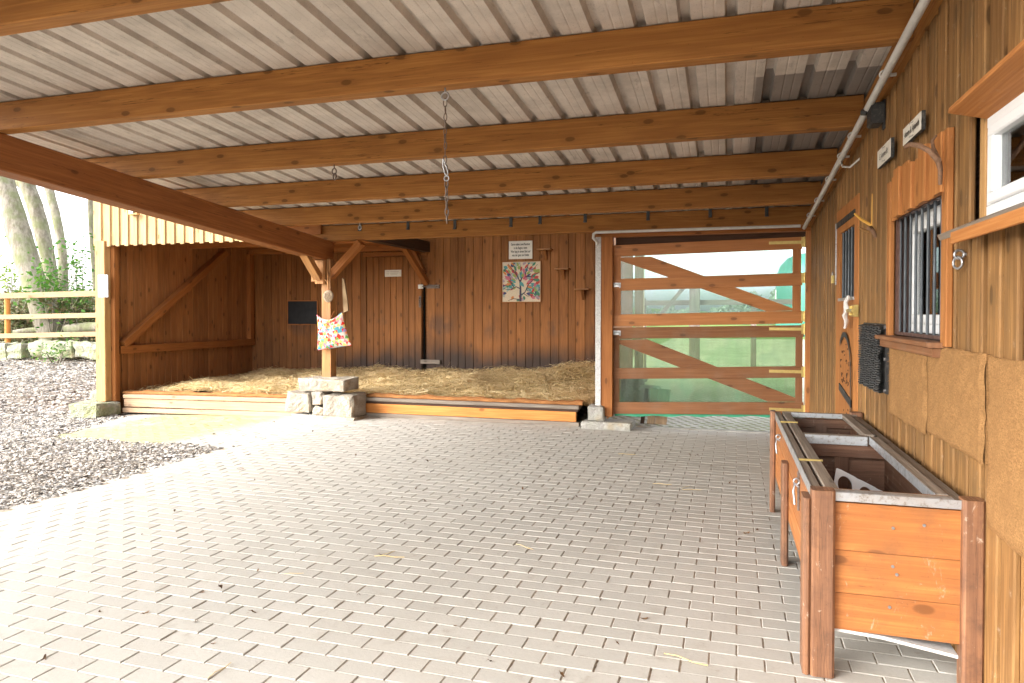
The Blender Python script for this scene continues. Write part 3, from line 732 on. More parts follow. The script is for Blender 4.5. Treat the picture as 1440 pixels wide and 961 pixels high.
# coir edging
def fringe(x0, x1, z0, z1, lab):
    b = MB(); rows = []; n = 70
    for i in range(n+1):
        t = i/n; x = x0+(x1-x0)*t; z = z0+(z1-z0)*t; w_ = .012*math.sin(x*9)+.008*math.sin(x*23)
        rows.append([(x, 9.02+w_, z-.002), (x, 9.0+w_, z+.012), (x, 9.03+w_, z+.03+abs(w_)), (x, 9.10, z+.045+w_), (x, 9.2, z+.03)])
    b.grid(rows, False, (.5, .5))
    for i in range(700):
        x = random.uniform(x0, x1); z = z0+(z1-z0)*(x-x0)/(x1-x0); y = 9.0+random.random()*.06; a = random.uniform(-.5, .5)
        p = Vector((x, y, z+.01)); q = p+Vector((a*.05, -random.random()*.035, random.uniform(-.015, .045)))
        b.face((p, p+Vector((.004, 0, 0)), q), None, (random.random(), .5))
    o = b.build('coir_edging', M['coirdark'], loc=((x0+x1)/2, 9.1, z0)); tag(o, lab, 'coir matting')
fringe(-4.95, -1.8, .288, .288, 'frayed brown coir strip lying along the grey-topped kerb below the painting')
fringe(-9.35, -5.85, .188, .232, 'frayed brown coir strip lying along the pale kerb of the left stall bay')

# ------------------------------------------------------------------ things on the stall walls
def flat_y(b, a, c, th, mi=0):       # board facing -Y; a=(x,z) top-left, c=(x,z) bottom-right; front at Y
    b.box((a[0], YB-th, c[1]), (c[0], YB-.004, a[1]), 0, .002, mi=mi)
p = onY(405, 424, YB-.02); q = onY(446, 456, YB-.02)
cbd = thing('chalkboard', ((p.x+q.x)/2, YB-.02, q.z), 'plain black chalkboard in a thin brown frame on the back wall left of the post', 'chalkboard')
one(lambda b: b.box((p.x, YB-.022, q.z), (q.x, YB-.004, p.z), 0, .001), 'panel', 'blackmat', cbd)
def fr(b, x0, z0, x1, z1, w, ya, yb):
    b.box((x0-w, ya, z0-w), (x1+w, yb, z0-.0005), 0, .002); b.box((x0-w, ya, z1+.0005), (x1+w, yb, z1+w), 0, .002)
    b.box((x0-w, ya, z0), (x0-.0005, yb, z1), 2, .002); b.box((x1+.0005, ya, z0), (x1+w, yb, z1), 2, .002)
one(lambda b: fr(b, p.x, q.z, q.x, p.z, .022, YB-.03, YB-.004), 'frame', 'stalltrim', cbd)
p = onY(541, 380, YB-.04); q = onY(564, 389, YB-.04)
sg = thing('door_sign', ((p.x+q.x)/2, YB-.03, q.z), 'small cream name plate screwed to the back door', 'sign')
one(lambda b: b.box((p.x, YB-.036, q.z), (q.x, YB-.0295, p.z), 0, .002), 'plate', 'sign', sg)
def fn(b):
    w_ = q.x-p.x
    for k in range(3):
        z = p.z-(p.z-q.z)*(.27+.23*k); b.box((p.x+w_*.10, YB-.0375, z-.004), (p.x+w_*.27, YB-.0365, z+.004), 0, .0002)
        b.box((p.x+w_*.33, YB-.0375, z-.004), (p.x+w_*(.85-.04*k), YB-.0365, z+.004), 0, .0002)
one(fn, 'lettering', plain('faded_ink', (.42, .36, .28)), sg)
p = onY(715.5, 339.5, YB-.02); q = onY(748.5, 364, YB-.02)
sg = thing('text_sign', ((p.x+q.x)/2, YB-.02, q.z), 'cream sign with four lines of dark writing above the tree painting', 'sign')
one(lambda b: b.box((p.x, YB-.018, q.z), (q.x, YB-.004, p.z), 0, .004), 'plate', 'sign', sg)
def fn(b):
    for k, s_ in enumerate(('Gerne teilen zwei Rentner', 'in die Region, wenn', 'Wer lang in einem Bett auf', 'was der ganz und bleibt')):
        z = p.z-(p.z-q.z)*(.19+.2*k); add_text(b, s_, .062, ((p.x+q.x)/2, YB-.0195, z), (1, 0, 0), (0, 0, 1), bold=.0018, sx=.55 if k != 1 else .52)
one(fn, 'lettering', 'ink', sg)
# painting
p = onY(706.5, 369, YB-.03); q = onY(760, 424.5, YB-.03)
pt = thing('painting', ((p.x+q.x)/2, YB-.03, q.z), 'square picture of a dark branching tree with multicoloured leaves', 'painting')
one(lambda b: fr(b, p.x, q.z, q.x, p.z, .014, YB-.04, YB-.004), 'frame', 'stalltrim', pt)
W_, H_ = q.x-p.x, p.z-q.z
def cp(x, y, e=0): return (p.x+W_*x, YB-.030-e, q.z+H_*y)
pcols = {'cream': (.62, .50, .34), 'red': (.50, .03, .02), 'green': (.03, .17, .09), 'lime': (.25, .32, .06), 'teal': (.06, .26, .25), 'pink': (.52, .12, .17), 'navy': (.03, .03, .12), 'orange': (.60, .20, .04), 'trunk': (.035, .02, .045), 'mauve': (.33, .24, .28), 'pale': (.30, .38, .30)}
names = list(pcols); pm = [plain('paint_'+k, pcols[k], .5, nscale=40, namt=.3) for k in names]
b = MB(); b.box((p.x, YB-.030, q.z), (q.x, YB-.006, p.z), 0, .001, mi=0)
rgp = random.Random(21)
def pleaf(x, y, ang, L, w, c, e):
    pts = []
    for t in (0, .2, .45, .75, 1, .75, .45, .2):
        pass
    prof_ = [(0, 0), (.2, .6), (.5, 1), (.8, .6), (1, 0), (.8, -.6), (.5, -1), (.2, -.6)]
    ca_, sa_ = math.cos(ang), math.sin(ang)
    b.face([cp(min(.985, max(.015, x+(a*L)*ca_-(bq*w)*sa_)), min(.985, max(.015, y+(a*L)*sa_+(bq*w)*ca_)), e) for a, bq in prof_], None, (.5, .5), names.index(c))
cols = ['red', 'green', 'lime', 'teal', 'pink', 'green', 'orange', 'red', 'navy', 'pale', 'mauve', 'teal', 'lime']
for i in range(210):
    a = rgp.uniform(-.5, math.pi+.5); rad = rgp.uniform(.16, .68); x = .48+math.cos(a)*rad*.8; y = .42+math.sin(a)*rad*.9
    if i % 4 == 0: x, y = rgp.uniform(.03, .97), rgp.uniform(.03, .4)
    if abs(x-.3) < .17 and abs(y-.2) < .15: continue
    pleaf(x, y, a+rgp.uniform(-.5, .5), rgp.uniform(.09, .18), rgp.uniform(.024, .046), cols[rgp.randrange(len(cols))], .001+.00002*i)
def pbr(pts, w0, w1):
    for i in range(len(pts)-1):
        a, c = Vector(pts[i]+(0,)), Vector(pts[i+1]+(0,)); dd = (c-a).normalized(); nn = Vector((-dd.y, dd.x, 0))
        wa = w0+(w1-w0)*i/(len(pts)-1); wb = w0+(w1-w0)*(i+1)/(len(pts)-1)
        b.face([cp(*(a-nn*wa).xy, .0045), cp(*(c-nn*wb).xy, .0045), cp(*(c+nn*wb).xy, .0045), cp(*(a+nn*wa).xy, .0045)], None, (.5, .5), names.index('trunk'))
pbr([(.48, .01), (.48, .2), (.48, .35), (.47, .5), (.52, .6), (.60, .66), (.66, .85), (.70, .97)], .03, .006)
pbr([(.47, .5), (.38, .68), (.27, .8), (.15, .96)], .016, .005); pbr([(.38, .68), (.30, .9), (.28, .98)], .01, .004)
pbr([(.60, .62), (.75, .63), (.97, .72)], .014, .008); pbr([(.47, .33), (.36, .38), (.22, .30), (.03, .33)], .013, .006)
pbr([(.30, .37), (.22, .5), (.2, .65), (.05, .8)], .01, .005); pbr([(.48, .15), (.6, .24), (.68, .42), (.82, .55), (.97, .52)], .013, .006)
pbr([(.55, .22), (.66, .14), (.8, .16), (.95, .08)], .01, .005); pbr([(.47, .05), (.3, .08), (.15, .03)], .012, .005); pbr([(.52, .6), (.5, .8), (.46, .97)], .01, .004)
pbr([(.66, .85), (.8, .8), (.93, .93)], .008, .004)
part(b, 'canvas', pm, pt)
# perch shelves
for i, (u, v, lab) in enumerate(((766, 351, 'topmost of three small wooden perch shelves right of the painting'), (791, 378.5, 'middle one of three small wooden perch shelves stepping down the wall'), (819, 407, 'lowest of three small wooden perch shelves, nearest the white strip'))):
    s_ = onY(u, v, YB-.10)
    t_ = thing('perch_shelf', (s_.x, YB, s_.z), lab, 'shelf', 'small perch shelves on the back wall')
    one(lambda b: b.box((s_.x-.13, YB-.20, s_.z-.012), (s_.x+.13, YB-.002, s_.z+.012), 0), 'board', 'post', t_)
    one(lambda b: b.prism([(s_.x-.025, YB-.002, s_.z-.013), (s_.x-.025, YB-.14, s_.z-.013), (s_.x-.025, YB-.002, s_.z-.19)], (1, 0, 0), .05), 'bracket', 'stall', t_)
# notice on corner post
p = onY(138, 387, 8.735); q = onY(152, 418, 8.735)
t_ = thing('notice', ((p.x+q.x)/2, 8.735, q.z), 'pale blue paper notice pinned to the pale corner post', 'notice')
one(lambda b: b.box((p.x, 8.732, q.z), (q.x, 8.738, p.z), 2, .0005), 'sheet', 'paper', t_)
def fn(b):
    cx_, cz_ = (p.x+q.x)/2, (p.z+q.z)/2; b.torus((cx_, 8.7315, cz_), .028, .004, (0, 1, 0), 14, 4); b.box((cx_-.008, 8.730, cz_+.02), (cx_+.008, 8.7315, cz_+.09), 2, .0003)
one(fn, 'emblem', 'inkblue', t_)

# post things: branch with wood slice, cushion, plank
def bark_branch(b, pts, r, rough=.12): b.tube(pts, r, 7, rough=rough)
yp = 8.79
c = onY(462, 417, yp)
t_ = thing('wood_slice_wreath', (c.x, yp, c.z), 'round slice of twig wood with a forked stick hung on the stall post', 'ornament')
def fn(b):
    rows = []
    for rr, yy in ((.0, -.02), (.055, -.022), (.078, -.015), (.082, 0), (.078, .008)):
        rows.append([(c.x+rr*math.cos(a)*(1+.05*math.sin(3*a)), yp+yy, c.z+rr*math.sin(a)*(1.08)) for a in [2*math.pi*k/24 for k in range(24)]])
    b.grid(rows, True, (.5, .5))
    for k in range(60):
        a = random.random()*6.28; r0 = random.random()*.06; p_ = Vector((c.x+r0*math.cos(a), yp-.024, c.z+r0*math.sin(a))); a2 = random.random()*6.28
        b.tube([p_, p_+Vector((math.cos(a2)*.03, -.004, math.sin(a2)*.03))], .003, 4)
one(fn, 'slice', plain('wood_slice', (.42, .32, .22), .9, nscale=60, namt=.7, dirt=(.12, .08, .05)), t_)
k0 = onY(462, 408, yp); k1 = onY(461, 382, yp); k2 = onY(457, 393, yp)
one(lambda b: (bark_branch(b, [k0, (k0+k1)/2+Vector((.006, -.01, 0)), k1], [.013, .011, .008]), bark_branch(b, [onY(462, 400, yp), k2], [.009, .006])), 'stick', 'post', t_)
# cushion bag
tr = [onY(447, 446, 8.78), onY(480, 441.5, 8.78), onY(493, 486, 8.78), onY(447, 493, 8.78)]
cu_o = (tr[2]+tr[3])/2
bag = thing('cushion_bag', cu_o, 'bright patterned cushion with coloured triangles tied to the stall post', 'cushion')
def bagmat():
    t = NT('triangle_print_fabric', .85, .15); u, v, _ = t.sep(t.uv('g'))
    U = t.math('MULTIPLY', u, 8.0); Vv = t.math('MULTIPLY', v, 8.0)
    row = t.math('FLOOR', Vv); off = t.math('MULTIPLY', t.math('MODULO', row, 2.0), .5); U2 = t.math('ADD', U, off)
    fx = t.math('FRACT', U2); fy = t.math('FRACT', Vv)
    tri = t.math('SUBTRACT', t.math('MULTIPLY', t.math('ABSOLUTE', t.math('SUBTRACT', fx, .5)), 2.0), t.math('SUBTRACT', 1.0, fy))
    wn = t.node('ShaderNodeTexWhiteNoise', noise_dimensions='3D'); t.link(t.comb(t.math('FLOOR', U2), row, t.ramp(tri, -.001, .001, 0, 3)), wn.inputs[0])
    cr = t.node('ShaderNodeValToRGB'); cr.color_ramp.interpolation = 'CONSTANT'; t.link(wn.outputs[0], cr.inputs[0]); e = cr.color_ramp.elements
    e[0].color = (.50, .44, .38, 1); e[1].position = .24; e[1].color = (.62, .035, .02, 1)
    for q_, cc in ((.4, (.08, .28, .34, 1)), (.52, (.62, .17, .2, 1)), (.63, (.65, .5, .12, 1)), (.72, (.14, .30, .08, 1)), (.80, (.5, .40, .36, 1)), (.88, (.35, .25, .45, 1)), (.94, (.7, .22, .08, 1))):
        k = e.new(q_); k.color = cc
    t.col(cr.outputs[0]); t.bump(t.noise(t.obj(), 14, 3, .6), .3, .02); return t.m
def fn(b):
    n = 22
    for side in (-1, 1):
        rows = []
        for j in range(n+1):
            t = j/n; rr = []
            for i in range(n+1):
                s_ = i/n; P_ = tr[0].lerp(tr[1], s_).lerp(tr[3].lerp(tr[2], s_), t)
                P_ = P_+Vector((0, 0, -.06*math.sin(math.pi*s_)*(1-t)**2))
                P_.z += .035*(abs(2*s_-1)**4)*(1-t)**3; P_.x += (-.02 if s_ < .5 else .012)*abs(2*s_-1)**3*(abs(2*t-1)**3)
                thk = .075*(math.sin(math.pi*min(1, max(0, s_)))**.5)*(math.sin(math.pi*min(1, max(0, t)))**.5)
                pinch = math.exp(-((s_-.48)/.08)**2-((t-.30)/.12)**2); thk *= (1-.8*pinch); thk += .008*math.sin(9*s_+4*t)*math.sin(math.pi*s_)*math.sin(math.pi*t)
                rr.append((P_.x, P_.y+side*thk, P_.z))
            rows.append(rr if side > 0 else rr)
        bq = len(b.v); b.grid(rows, False, (.5, .5))
        # uv as fabric coordinates
        k = len(b.g)-n*n*4
        for j in range(n):
            for i in range(n):
                for m_, (dj, di) in enumerate(((0, 0), (0, 1), (1, 1), (1, 0))): b.g[k+(j*n+i)*4+m_] = ((i+di)/n*.98+.3, (n-j-dj)/n*1.2+.1)
one(fn, 'cushion', bagmat(), bag)
kn = onY(461, 452, 8.70)
one(lambda b: (b.tube([onY(470, 438, 8.84), onY(466, 446, 8.74), kn, onY(459, 462, 8.71)], .006, 6), b.tube([kn, onY(464, 460, 8.71)], .005, 6)), 'tie', 'trough', bag)
# pale driftwood plank
pts = [onY(481, 391, 8.93), onY(483.5, 393, 8.93), onY(488, 420, 8.93), onY(489.5, 437, 8.93), onY(483, 440, 8.93), onY(482, 420, 8.93)]
b = MB(); b.prism(pts[::-1], (0, 1, 0), .03); o = b.build('driftwood_plank', M['fence'], loc=pts[4]); tag(o, 'pale wooden plank with pointed top on the right side of the stall post', 'plank')

# ------------------------------------------------------------------ stones
def stoneblock(name, a, b_, lab, mat='stone', amp=.018, seed=1, cat='stone', group=None, n=9):
    mb = MB(); mb.block(a, b_, amp, n, seed); o = mb.build(name, M[mat], loc=((a[0]+b_[0])/2, (a[1]+b_[1])/2, a[2])); return tag(o, lab, cat, group)
gp = 'stone blocks stacked under the stall post'
stoneblock('stone_block', (-6.02, 8.58, .08), (-5.62, 8.95, .375), 'squarish left block in the lower course of the pile carrying the stall post', seed=2, group=gp)
stoneblock('stone_block', (-5.60, 8.60, .19), (-5.42, 8.9, .37), 'small stone wedged between the two big blocks of the pile, upper one', seed=3, group=gp)
stoneblock('stone_block', (-5.57, 8.60, .06), (-5.42, 8.88, .185), 'smallest stone at the bottom centre of the pile, under another small one', seed=4, group=gp)
stoneblock('stone_block', (-5.395, 8.58, .055), (-4.94, 8.95, .365), 'large right block in the lower course of the pile, beside the orange kerb', seed=5, group=gp, n=11)
stoneblock('stone_block', (-5.82, 8.60, .385), (-5.06, 9.02, .575), 'long flat stone on top of the pile, directly under the post', seed=6, group=gp, n=12)
stoneblock('stone_slab', (-5.9, 8.55, -.03), (-4.88, 9.0, .05), 'grey flat slab on the paving beneath the stone pile', mat='conc', seed=7, group=None)
stoneblock('stone_block', (-9.84, 8.45, -.15), (-9.30, 8.93, .085), 'mossy stone block under the pale corner post', mat='mossstone', seed=8)
stoneblock('stone_block', (-9.98, 8.95, -.1), (-9.64, 9.3, .24), 'pale rough stone leaning behind the corner post on its yard side', mat='mossstone', seed=9)
stoneblock('concrete_block', (-1.72, 8.92, .10), (-1.50, 9.12, .30), 'small square concrete block at the foot of the white strip', mat='conc', seed=10, amp=.008, cat='block')
stoneblock('concrete_slab', (-1.78, 8.82, .0), (-1.14, 9.28, .10), 'flat concrete slab under the gate post', mat='conc', seed=11, amp=.008, cat='slab')

# ------------------------------------------------------------------ gate
YG = 9.10
def pane_mat(name, c1, c2, g1, amt):
    t = NT(name, .25, .5); p = t.pos()
    a = t.noise(t.vmul(p, (18, 18, 1.2)), 1, 4, .6); b_ = t.noise(p, 1.7, 3, .6); x, y, z = t.sep(p)
    tr = t.node('ShaderNodeBsdfTransparent'); t.link(t.mix(t.ramp(b_, .35, .65), c1, c2), tr.inputs[0])
    di = t.node('ShaderNodeBsdfTranslucent'); t.link(t.mix(t.ramp(b_, .5, .62), (.72, .78, .74), g1), di.inputs[0])
    df = t.node('ShaderNodeBsdfDiffuse'); df.inputs[0].default_value = (.55, .66, .58, 1)
    m0 = t.node('ShaderNodeMixShader'); m0.inputs[0].default_value = .25; t.link(di.outputs[0], m0.inputs[1]); t.link(df.outputs[0], m0.inputs[2])
    m1 = t.node('ShaderNodeMixShader'); fac = t.math('ADD', t.ramp(a, .45, .7, .05, .12), t.ramp(b_, .52, .64, 0, amt)); t.link(fac, m1.inputs[0])
    t.link(tr.outputs[0], m1.inputs[1]); t.link(m0.outputs[0], m1.inputs[2])
    gl = t.node('ShaderNodeBsdfGlossy'); gl.inputs['Roughness'].default_value = .2; m2 = t.node('ShaderNodeMixShader'); m2.inputs[0].default_value = .03
    t.link(m1.outputs[0], m2.inputs[1]); t.link(gl.outputs[0], m2.inputs[2]); t.link(m2.outputs[0], t.n['Material Output'].inputs[0]); return t.m
M['pane'] = pane_mat('clear_plastic_sheet', (.60, .72, .68), (.70, .76, .78), (.45, .70, .55), .04)
M['panegreen'] = pane_mat('green_net_sheet', (.50, .62, .46), (.62, .68, .55), (.20, .62, .36), .16)
def leaf(name, mat, u0, u1, vt, vb, rails, stiles, brace, lab, hing, latch):
    base = onY(u1, (vb[1]), YG); root = thing(name, (base.x, YG, base.z), lab, 'gate', 'two gate leaves one above the other')
    for (va, vbb, vc, vd) in rails:      # v top-left, v bottom-left, v top-right, v bottom-right
        A = onY(u0, (va+vbb)/2, YG); B = onY(u1, (vc+vd)/2, YG)
        h = (onY(u0, va, YG).z-onY(u0, vbb, YG).z+onY(u1, vc, YG).z-onY(u1, vd, YG).z)/2
        one(lambda b: b.beam((A.x, YG-.013, A.z), (B.x, YG-.013, B.z), .024, h, ch=.003), 'rail', mat, root)
    for (ua, ub) in stiles:
        A = onY((ua+ub)/2, vt[0] if ua < 1000 else vt[1], YG); B = onY((ua+ub)/2, vb[0] if ua < 1000 else vb[1], YG); w_ = onY(ub, 450, YG).x-onY(ua, 450, YG).x
        one(lambda b: b.beam((A.x, YG+.013, A.z-.02), (A.x, YG+.013, B.z+.02), .024, w_, up=(1, 0, 0)), 'stile', mat, root)
    A = onY(*brace[0], YG); B = onY(*brace[1], YG); D = (B-A).normalized(); A = A-D*.0
    one(lambda b: b.prism([onY(*q_, YG+.002) for q_ in brace[2]], (0, 1, 0), .022), 'brace', mat, root)
    A = onY(u0+6, vt[0]+6, YG); B = onY(u1-8, vb[1]-4, YG)
    pa = MB(); pa.box((A.x, YG+.027, B.z), (B.x, YG+.030, A.z), 0, .0005)
    part(pa, 'plastic_sheet', 'pane' if mat == 'gateup' else 'panegreen', root)
    for (v, strap) in hing:
        c1 = onY(1131, v, YG)
        def fn(b):
            b.box((c1.x-.035, YG-.034, c1.z-.06), (c1.x+.045, YG-.026, c1.z+.06), 2, .001); b.tube([(c1.x, YG-.036, c1.z-.065), (c1.x, YG-.036, c1.z+.065)], .010)
            if strap: b.box((c1.x-.40, YG-.031, c1.z-.018), (c1.x-.036, YG-.0262, c1.z+.018), 0, .001)
        one(fn, 'hinge', 'brass', root)
    c2 = onY(868, latch, YG)
    one(lambda b: (b.box((c2.x-.07, YG-.034, c2.z-.028), (c2.x+.05, YG-.0262, c2.z+.028), 0, .002), b.tube([(c2.x-.09, YG-.042, c2.z+.004), (c2.x+.03, YG-.042, c2.z+.004)], .010), b.tube([(c2.x+.03, YG-.042, c2.z), (c2.x+.045, YG-.05, c2.z-.04)], .007)), 'latch', 'galv', root)
    return root
bw_ = lambda *a: list(a)
leaf('gate_leaf', 'gateup', 861, 1128, (345, 334), (459, 455), [(345.5, 361.5, 333.5, 350.5), (393, 409.5, 384, 401.5), (442.5, 459.5, 437.5, 454.5)],
     [(862, 873), (1115, 1127)], ((873, 362), (1115, 436), [(873, 362.5), (915, 361), (1115, 434), (1115, 437), (1078, 438), (873, 367)]),
     'upper orange-brown gate leaf with a diagonal brace and see-through green sheet', [(341, 1), (391, 0), (445, 0)], 401)
leaf('gate_leaf', 'gatelow', 861, 1130, (461, 457), (581, 583), [(461, 476.5, 457.5, 474), (518, 533, 515, 531), (565, 582, 566, 583)],
     [(862, 871), (1119, 1129)], ((873, 478), (1119, 563), [(871, 478.5), (910, 477.5), (1119, 560), (1119, 565), (1080, 565), (871, 484)]),
     'lower dark brown gate leaf with a diagonal brace and green netting sheet', [(463, 1), (523, 1), (577, 1)], 468)
gr = MB(); A = onY(864, 582, YG); B = onY(1128, 583, YG)
rows = [[(A.x+(B.x-A.x)*i/40, YG+.03+.006*math.sin(i*1.3), zz+.008*math.sin(i*.9)+(B.z-A.z)*i/40) for i in range(41)] for zz in (A.z+.03, A.z-.035)]
gr.grid(rows, False, (.5, .5)); root = bpy.data.objects['gate_leaf.001']; part(gr, 'net_hem', plain('green_net', (.06, .36, .20), .7), root)

# ------------------------------------------------------------------ conduit pipe
pp = [onX(1306, -12, .86), Vector((.86, 8.72, zb(8.72)-.03))]
pw0 = Vector((.86, 1.0, zb(1.0)-.03)); pw1 = Vector((.86, 8.85, zb(8.85)-.06))
cd = thing('conduit_pipe', pw1, 'long grey-white conduit pipe clipped under the rafters along the wall and over the gate', 'pipe')
one(lambda b: b.tube([pw0, pw1], .022, 12), 'pipe', 'pipe', cd)
xl = onY(838, 322, 8.85); xl.z = 2.52
one(lambda b: b.tube([Vector((.82, 8.85, 2.515)), xl, xl+Vector((-.03, 0, -.02)), xl+Vector((-.035, 0, -.07)), Vector((xl.x+.0, 8.93, 2.41)), Vector((-1.6, 8.95, 2.38))], .018, 10), 'pipe', 'pipe', cd)
for yy in (2.2, 3.3, 4.5, 5.6, 6.1, 6.8, 7.6, 8.3):
    one(lambda b: (b.torus((.86, yy, zb(yy)-.032), .025, .006, (0, 1, -.08), 14, 5), b.box((.87, yy-.01, zb(yy)-.045), (.92, yy+.01, zb(yy)-.03), 0, .001)), 'clip', 'pipe', cd)
yy = 6.15
one(lambda b: b.tube([(.86, yy, zb(yy)-.05), (.865, yy-.1, zb(yy)-.12), (.90, yy-.22, zb(yy)-.15), (.96, yy-.3, zb(yy)-.10)], .008, 7), 'cable', 'pipe', cd)

# ------------------------------------------------------------------ right wall building
wallb = thing('stable_wall', (XW, 5, 0), 'stable building side clad in weathered upright boards with door and two windows', 'building')
def ztop(y): return zb(y)-.012
OPN = [(2.0, 3.31, 1.86, 2.31), (3.61, 4.66, 1.36, 2.08), (5.82, 6.94, -1, 2.40)]     # near window, barred window, door
b = MB(); y = -1.5; k = 0
while y < 9.45:
    w1 = .125*random.uniform(.92, 1.08); fx = XW-.050+random.uniform(-.004, .004)
    for (ya, yb_, x0, x1) in ((y, y+w1, fx, fx+.024), (y+w1-.02, y+.190, XW-.020, XW-.001)):
        ym = (ya+yb_)/2; segs = [(0, ztop(ym))]
        for (o0, o1, z0, z1) in OPN:
            if o0-.02 < ym < o1+.02:
                segs = [(0, z0), (z1, ztop(ym))] if z0 > 0 else [(z1, ztop(ym))]
        for (z0, z1) in segs: b.box((x0, ya, z0+random.uniform(0, .01)), (x1, yb_, z1+(random.uniform(-.01, 0) if z1 > 2.4 else 0)), 2, .006)
    y += .172
part(b, 'cladding', 'wall', wallb)
b = MB()
for (ya, yb_, z0, z1) in ((-1.5, 2.0, 0, 3.4), (3.28, 3.74, 0, 3.0), (4.66, 9.5, 0, 2.9), (2.0, 3.28, 0, 1.86), (2.0, 3.28, 2.33, 3.0), (3.74, 4.66, 0, 1.36), (3.74, 4.66, 2.10, 2.9)): b.box((XW, ya, z0), (XW+.05, yb_, z1), 1, .001)
b.box((XW+.6, -1.5, 0), (XW+.65, 9.5, 3.4), 1); part(b, 'wall_core', 'dark', wallb)

def uvbox(b, x0, x1, pa, pb, ax=None, ch=.003):  # pa,pb = (y,z)
    b.box((x0, pa[0], pa[1]), (x1, pb[0], pb[1]), ax, ch)
# glass
def glassmat():
    t = NT('window_glass', .05, .6)
    tr = t.node('ShaderNodeBsdfTransparent'); tr.inputs[0].default_value = (.80, .84, .84, 1)
    gl = t.node('ShaderNodeBsdfGlossy'); gl.inputs['Roughness'].default_value = .03
    fr_ = t.node('ShaderNodeFresnel'); fr_.inputs[0].default_value = 1.5
    m2 = t.node('ShaderNodeMixShader'); t.link(t.math('ADD', fr_.outputs[0], .06), m2.inputs[0]); t.link(tr.outputs[0], m2.inputs[1]); t.link(gl.outputs[0], m2.inputs[2]); t.link(m2.outputs[0], t.n['Material Output'].inputs[0]); return t.m
M['glass'] = glassmat()
# near window (white plastic)
wx = XW-.012
wn_ = MB()
def rect_frame(b, x0, x1, y0, y1, z0, z1, w, ch=.004):
    b.box((x0, y0, z0), (x1, y1, z0+w), 1, ch); b.box((x0, y0, z1-w), (x1, y1, z1), 1, ch)
    b.box((x0, y0, z0+w+.0005), (x1, y0+w, z1-w-.0005), 2, ch); b.box((x0, y1-w, z0+w+.0005), (x1, y1, z1-w-.0005), 2, ch)
rect_frame(wn_, wx, wx+.06, 2.08, 3.235, 1.880, 2.275, .045); w0 = part(wn_, 'window', 'whiteplastic', wallb, 'white plastic window near the camera')
s0 = MB(); rect_frame(s0, wx-.012, wx+.045, 2.12, 3.185, 1.926, 2.232, .045, .006); sash = part(s0, 'sash', 'whiteplastic', w0)
s0 = MB(); s0.box((wx+.02, 2.16, 1.97), (wx+.024, 3.145, 2.19), 1, .0005); part(s0, 'pane', 'glass', w0)
s0 = MB()
for i in range(9): yy = 2.37+i*.085; s0.box((wx+.13+.01*math.sin(i*2), yy, 1.9), (wx+.15+.01*math.sin(i*2), yy+.05, 2.3), 2, .004)
part(s0, 'curtain', plain('pale_curtain', (.45, .42, .38), .9), w0)
one(lambda b: b.box((XW-.018, 3.238, 1.86), (XW+.02, 3.30, 2.33), 2), 'window_stud', 'postlight', wallb, 'pale reddish stud beside the white window')
one(lambda b: b.beam((.925, 1.7, 2.30), (.925, 3.24, 2.30), .15, .024, up=(0.25, 0, 1)), 'window_head', 'wallnew', wallb)
one(lambda b: b.beam((.915, 1.7, 1.842), (.915, 3.30, 1.842), .17, .026, up=(-.42, 0, 1)), 'window_sill', 'grey', wallb)
one(lambda b: b.beam((.842, 1.7, 1.793), (.842, 3.13, 1.793), .014, .05), 'sill_edge', 'wallnew', wallb)
# barred window
w1_ = MB(); rect_frame(w1_, XW+.03, XW+.08, 3.745, 4.60, 1.39, 2.05, .05); w1o = part(w1_, 'window', 'whiteplastic', wallb, 'white window behind iron bars')
s0 = MB(); rect_frame(s0, XW+.015, XW+.06, 3.80, 4.55, 1.44, 2.0, .05); part(s0, 'sash', 'whiteplastic', w1o)
s0 = MB(); s0.box((XW+.04, 3.85, 1.49), (XW+.044, 4.50, 1.95), 1, .0005); part(s0, 'pane', 'glass', w1o)
s0 = MB(); s0.box((XW+.2, 3.6, 1.3), (XW+.21, 4.7, 2.1), 1, .0005); part(s0, 'curtain', plain('grey_blind', (.30, .32, .31), .8, nscale=3, namt=.6), w1o)
bf = MB(); bf.box((.958, 4.58, 1.375), (.968, 4.66, 2.06), 2, .001); bf.box((.955, 3.60, 1.372), (.985, 4.65, 1.39), 1, .001); bf.box((.955, 3.60, 2.045), (.985, 4.65, 2.06), 1, .001)
bf.box((.9685, 4.652, 1.39), (1.03, 4.66, 2.06), 2, .001)
gro = part(bf, 'bar_frame', 'brownmetal', wallb)
for i in range(8):
    yy = 3.76+i*.118; s0 = MB(); s0.tube([(.968, yy, 1.38), (.968, yy, 2.055)], .0075, 8); part(s0, 'bar', 'bars', gro)
s0 = MB(); y = 3.55; k = 0
while y < 4.6: s0.box((.905+.018*(k % 2), y, 2.04+random.uniform(-.006, .006)), (.935, y+.128, 2.30+random.uniform(-.025, .02)), 2, .006); y += .134; k += 1
part(s0, 'window_apron', 'wallnew', wallb, 'fresh orange boards above the barred window')
one(lambda b: b.box((.937, 3.56, 2.05), (.955, 4.60, 2.26), 1), 'window_head', 'wallnew', wallb)
one(lambda b: b.box((.92, 3.505, 1.35), (.948, 3.59, 2.31), 2, .005), 'window_post', 'wallnew', wallb, 'bright orange upright board beside the barred window')
one(lambda b: b.box((.925, 4.665, 1.36), (.955, 4.74, 2.28), 2, .005), 'window_post', 'wallnew', wallb)
one(lambda b: b.box((.86, 3.55, 1.342), (.955, 4.72, 1.366), 1, .004), 'window_sill', 'gatelow', wallb)
one(lambda b: b.box((.885, 3.57, 1.298), (.95, 4.70, 1.340), 1, .004), 'sill_edge', 'gatelow', wallb)
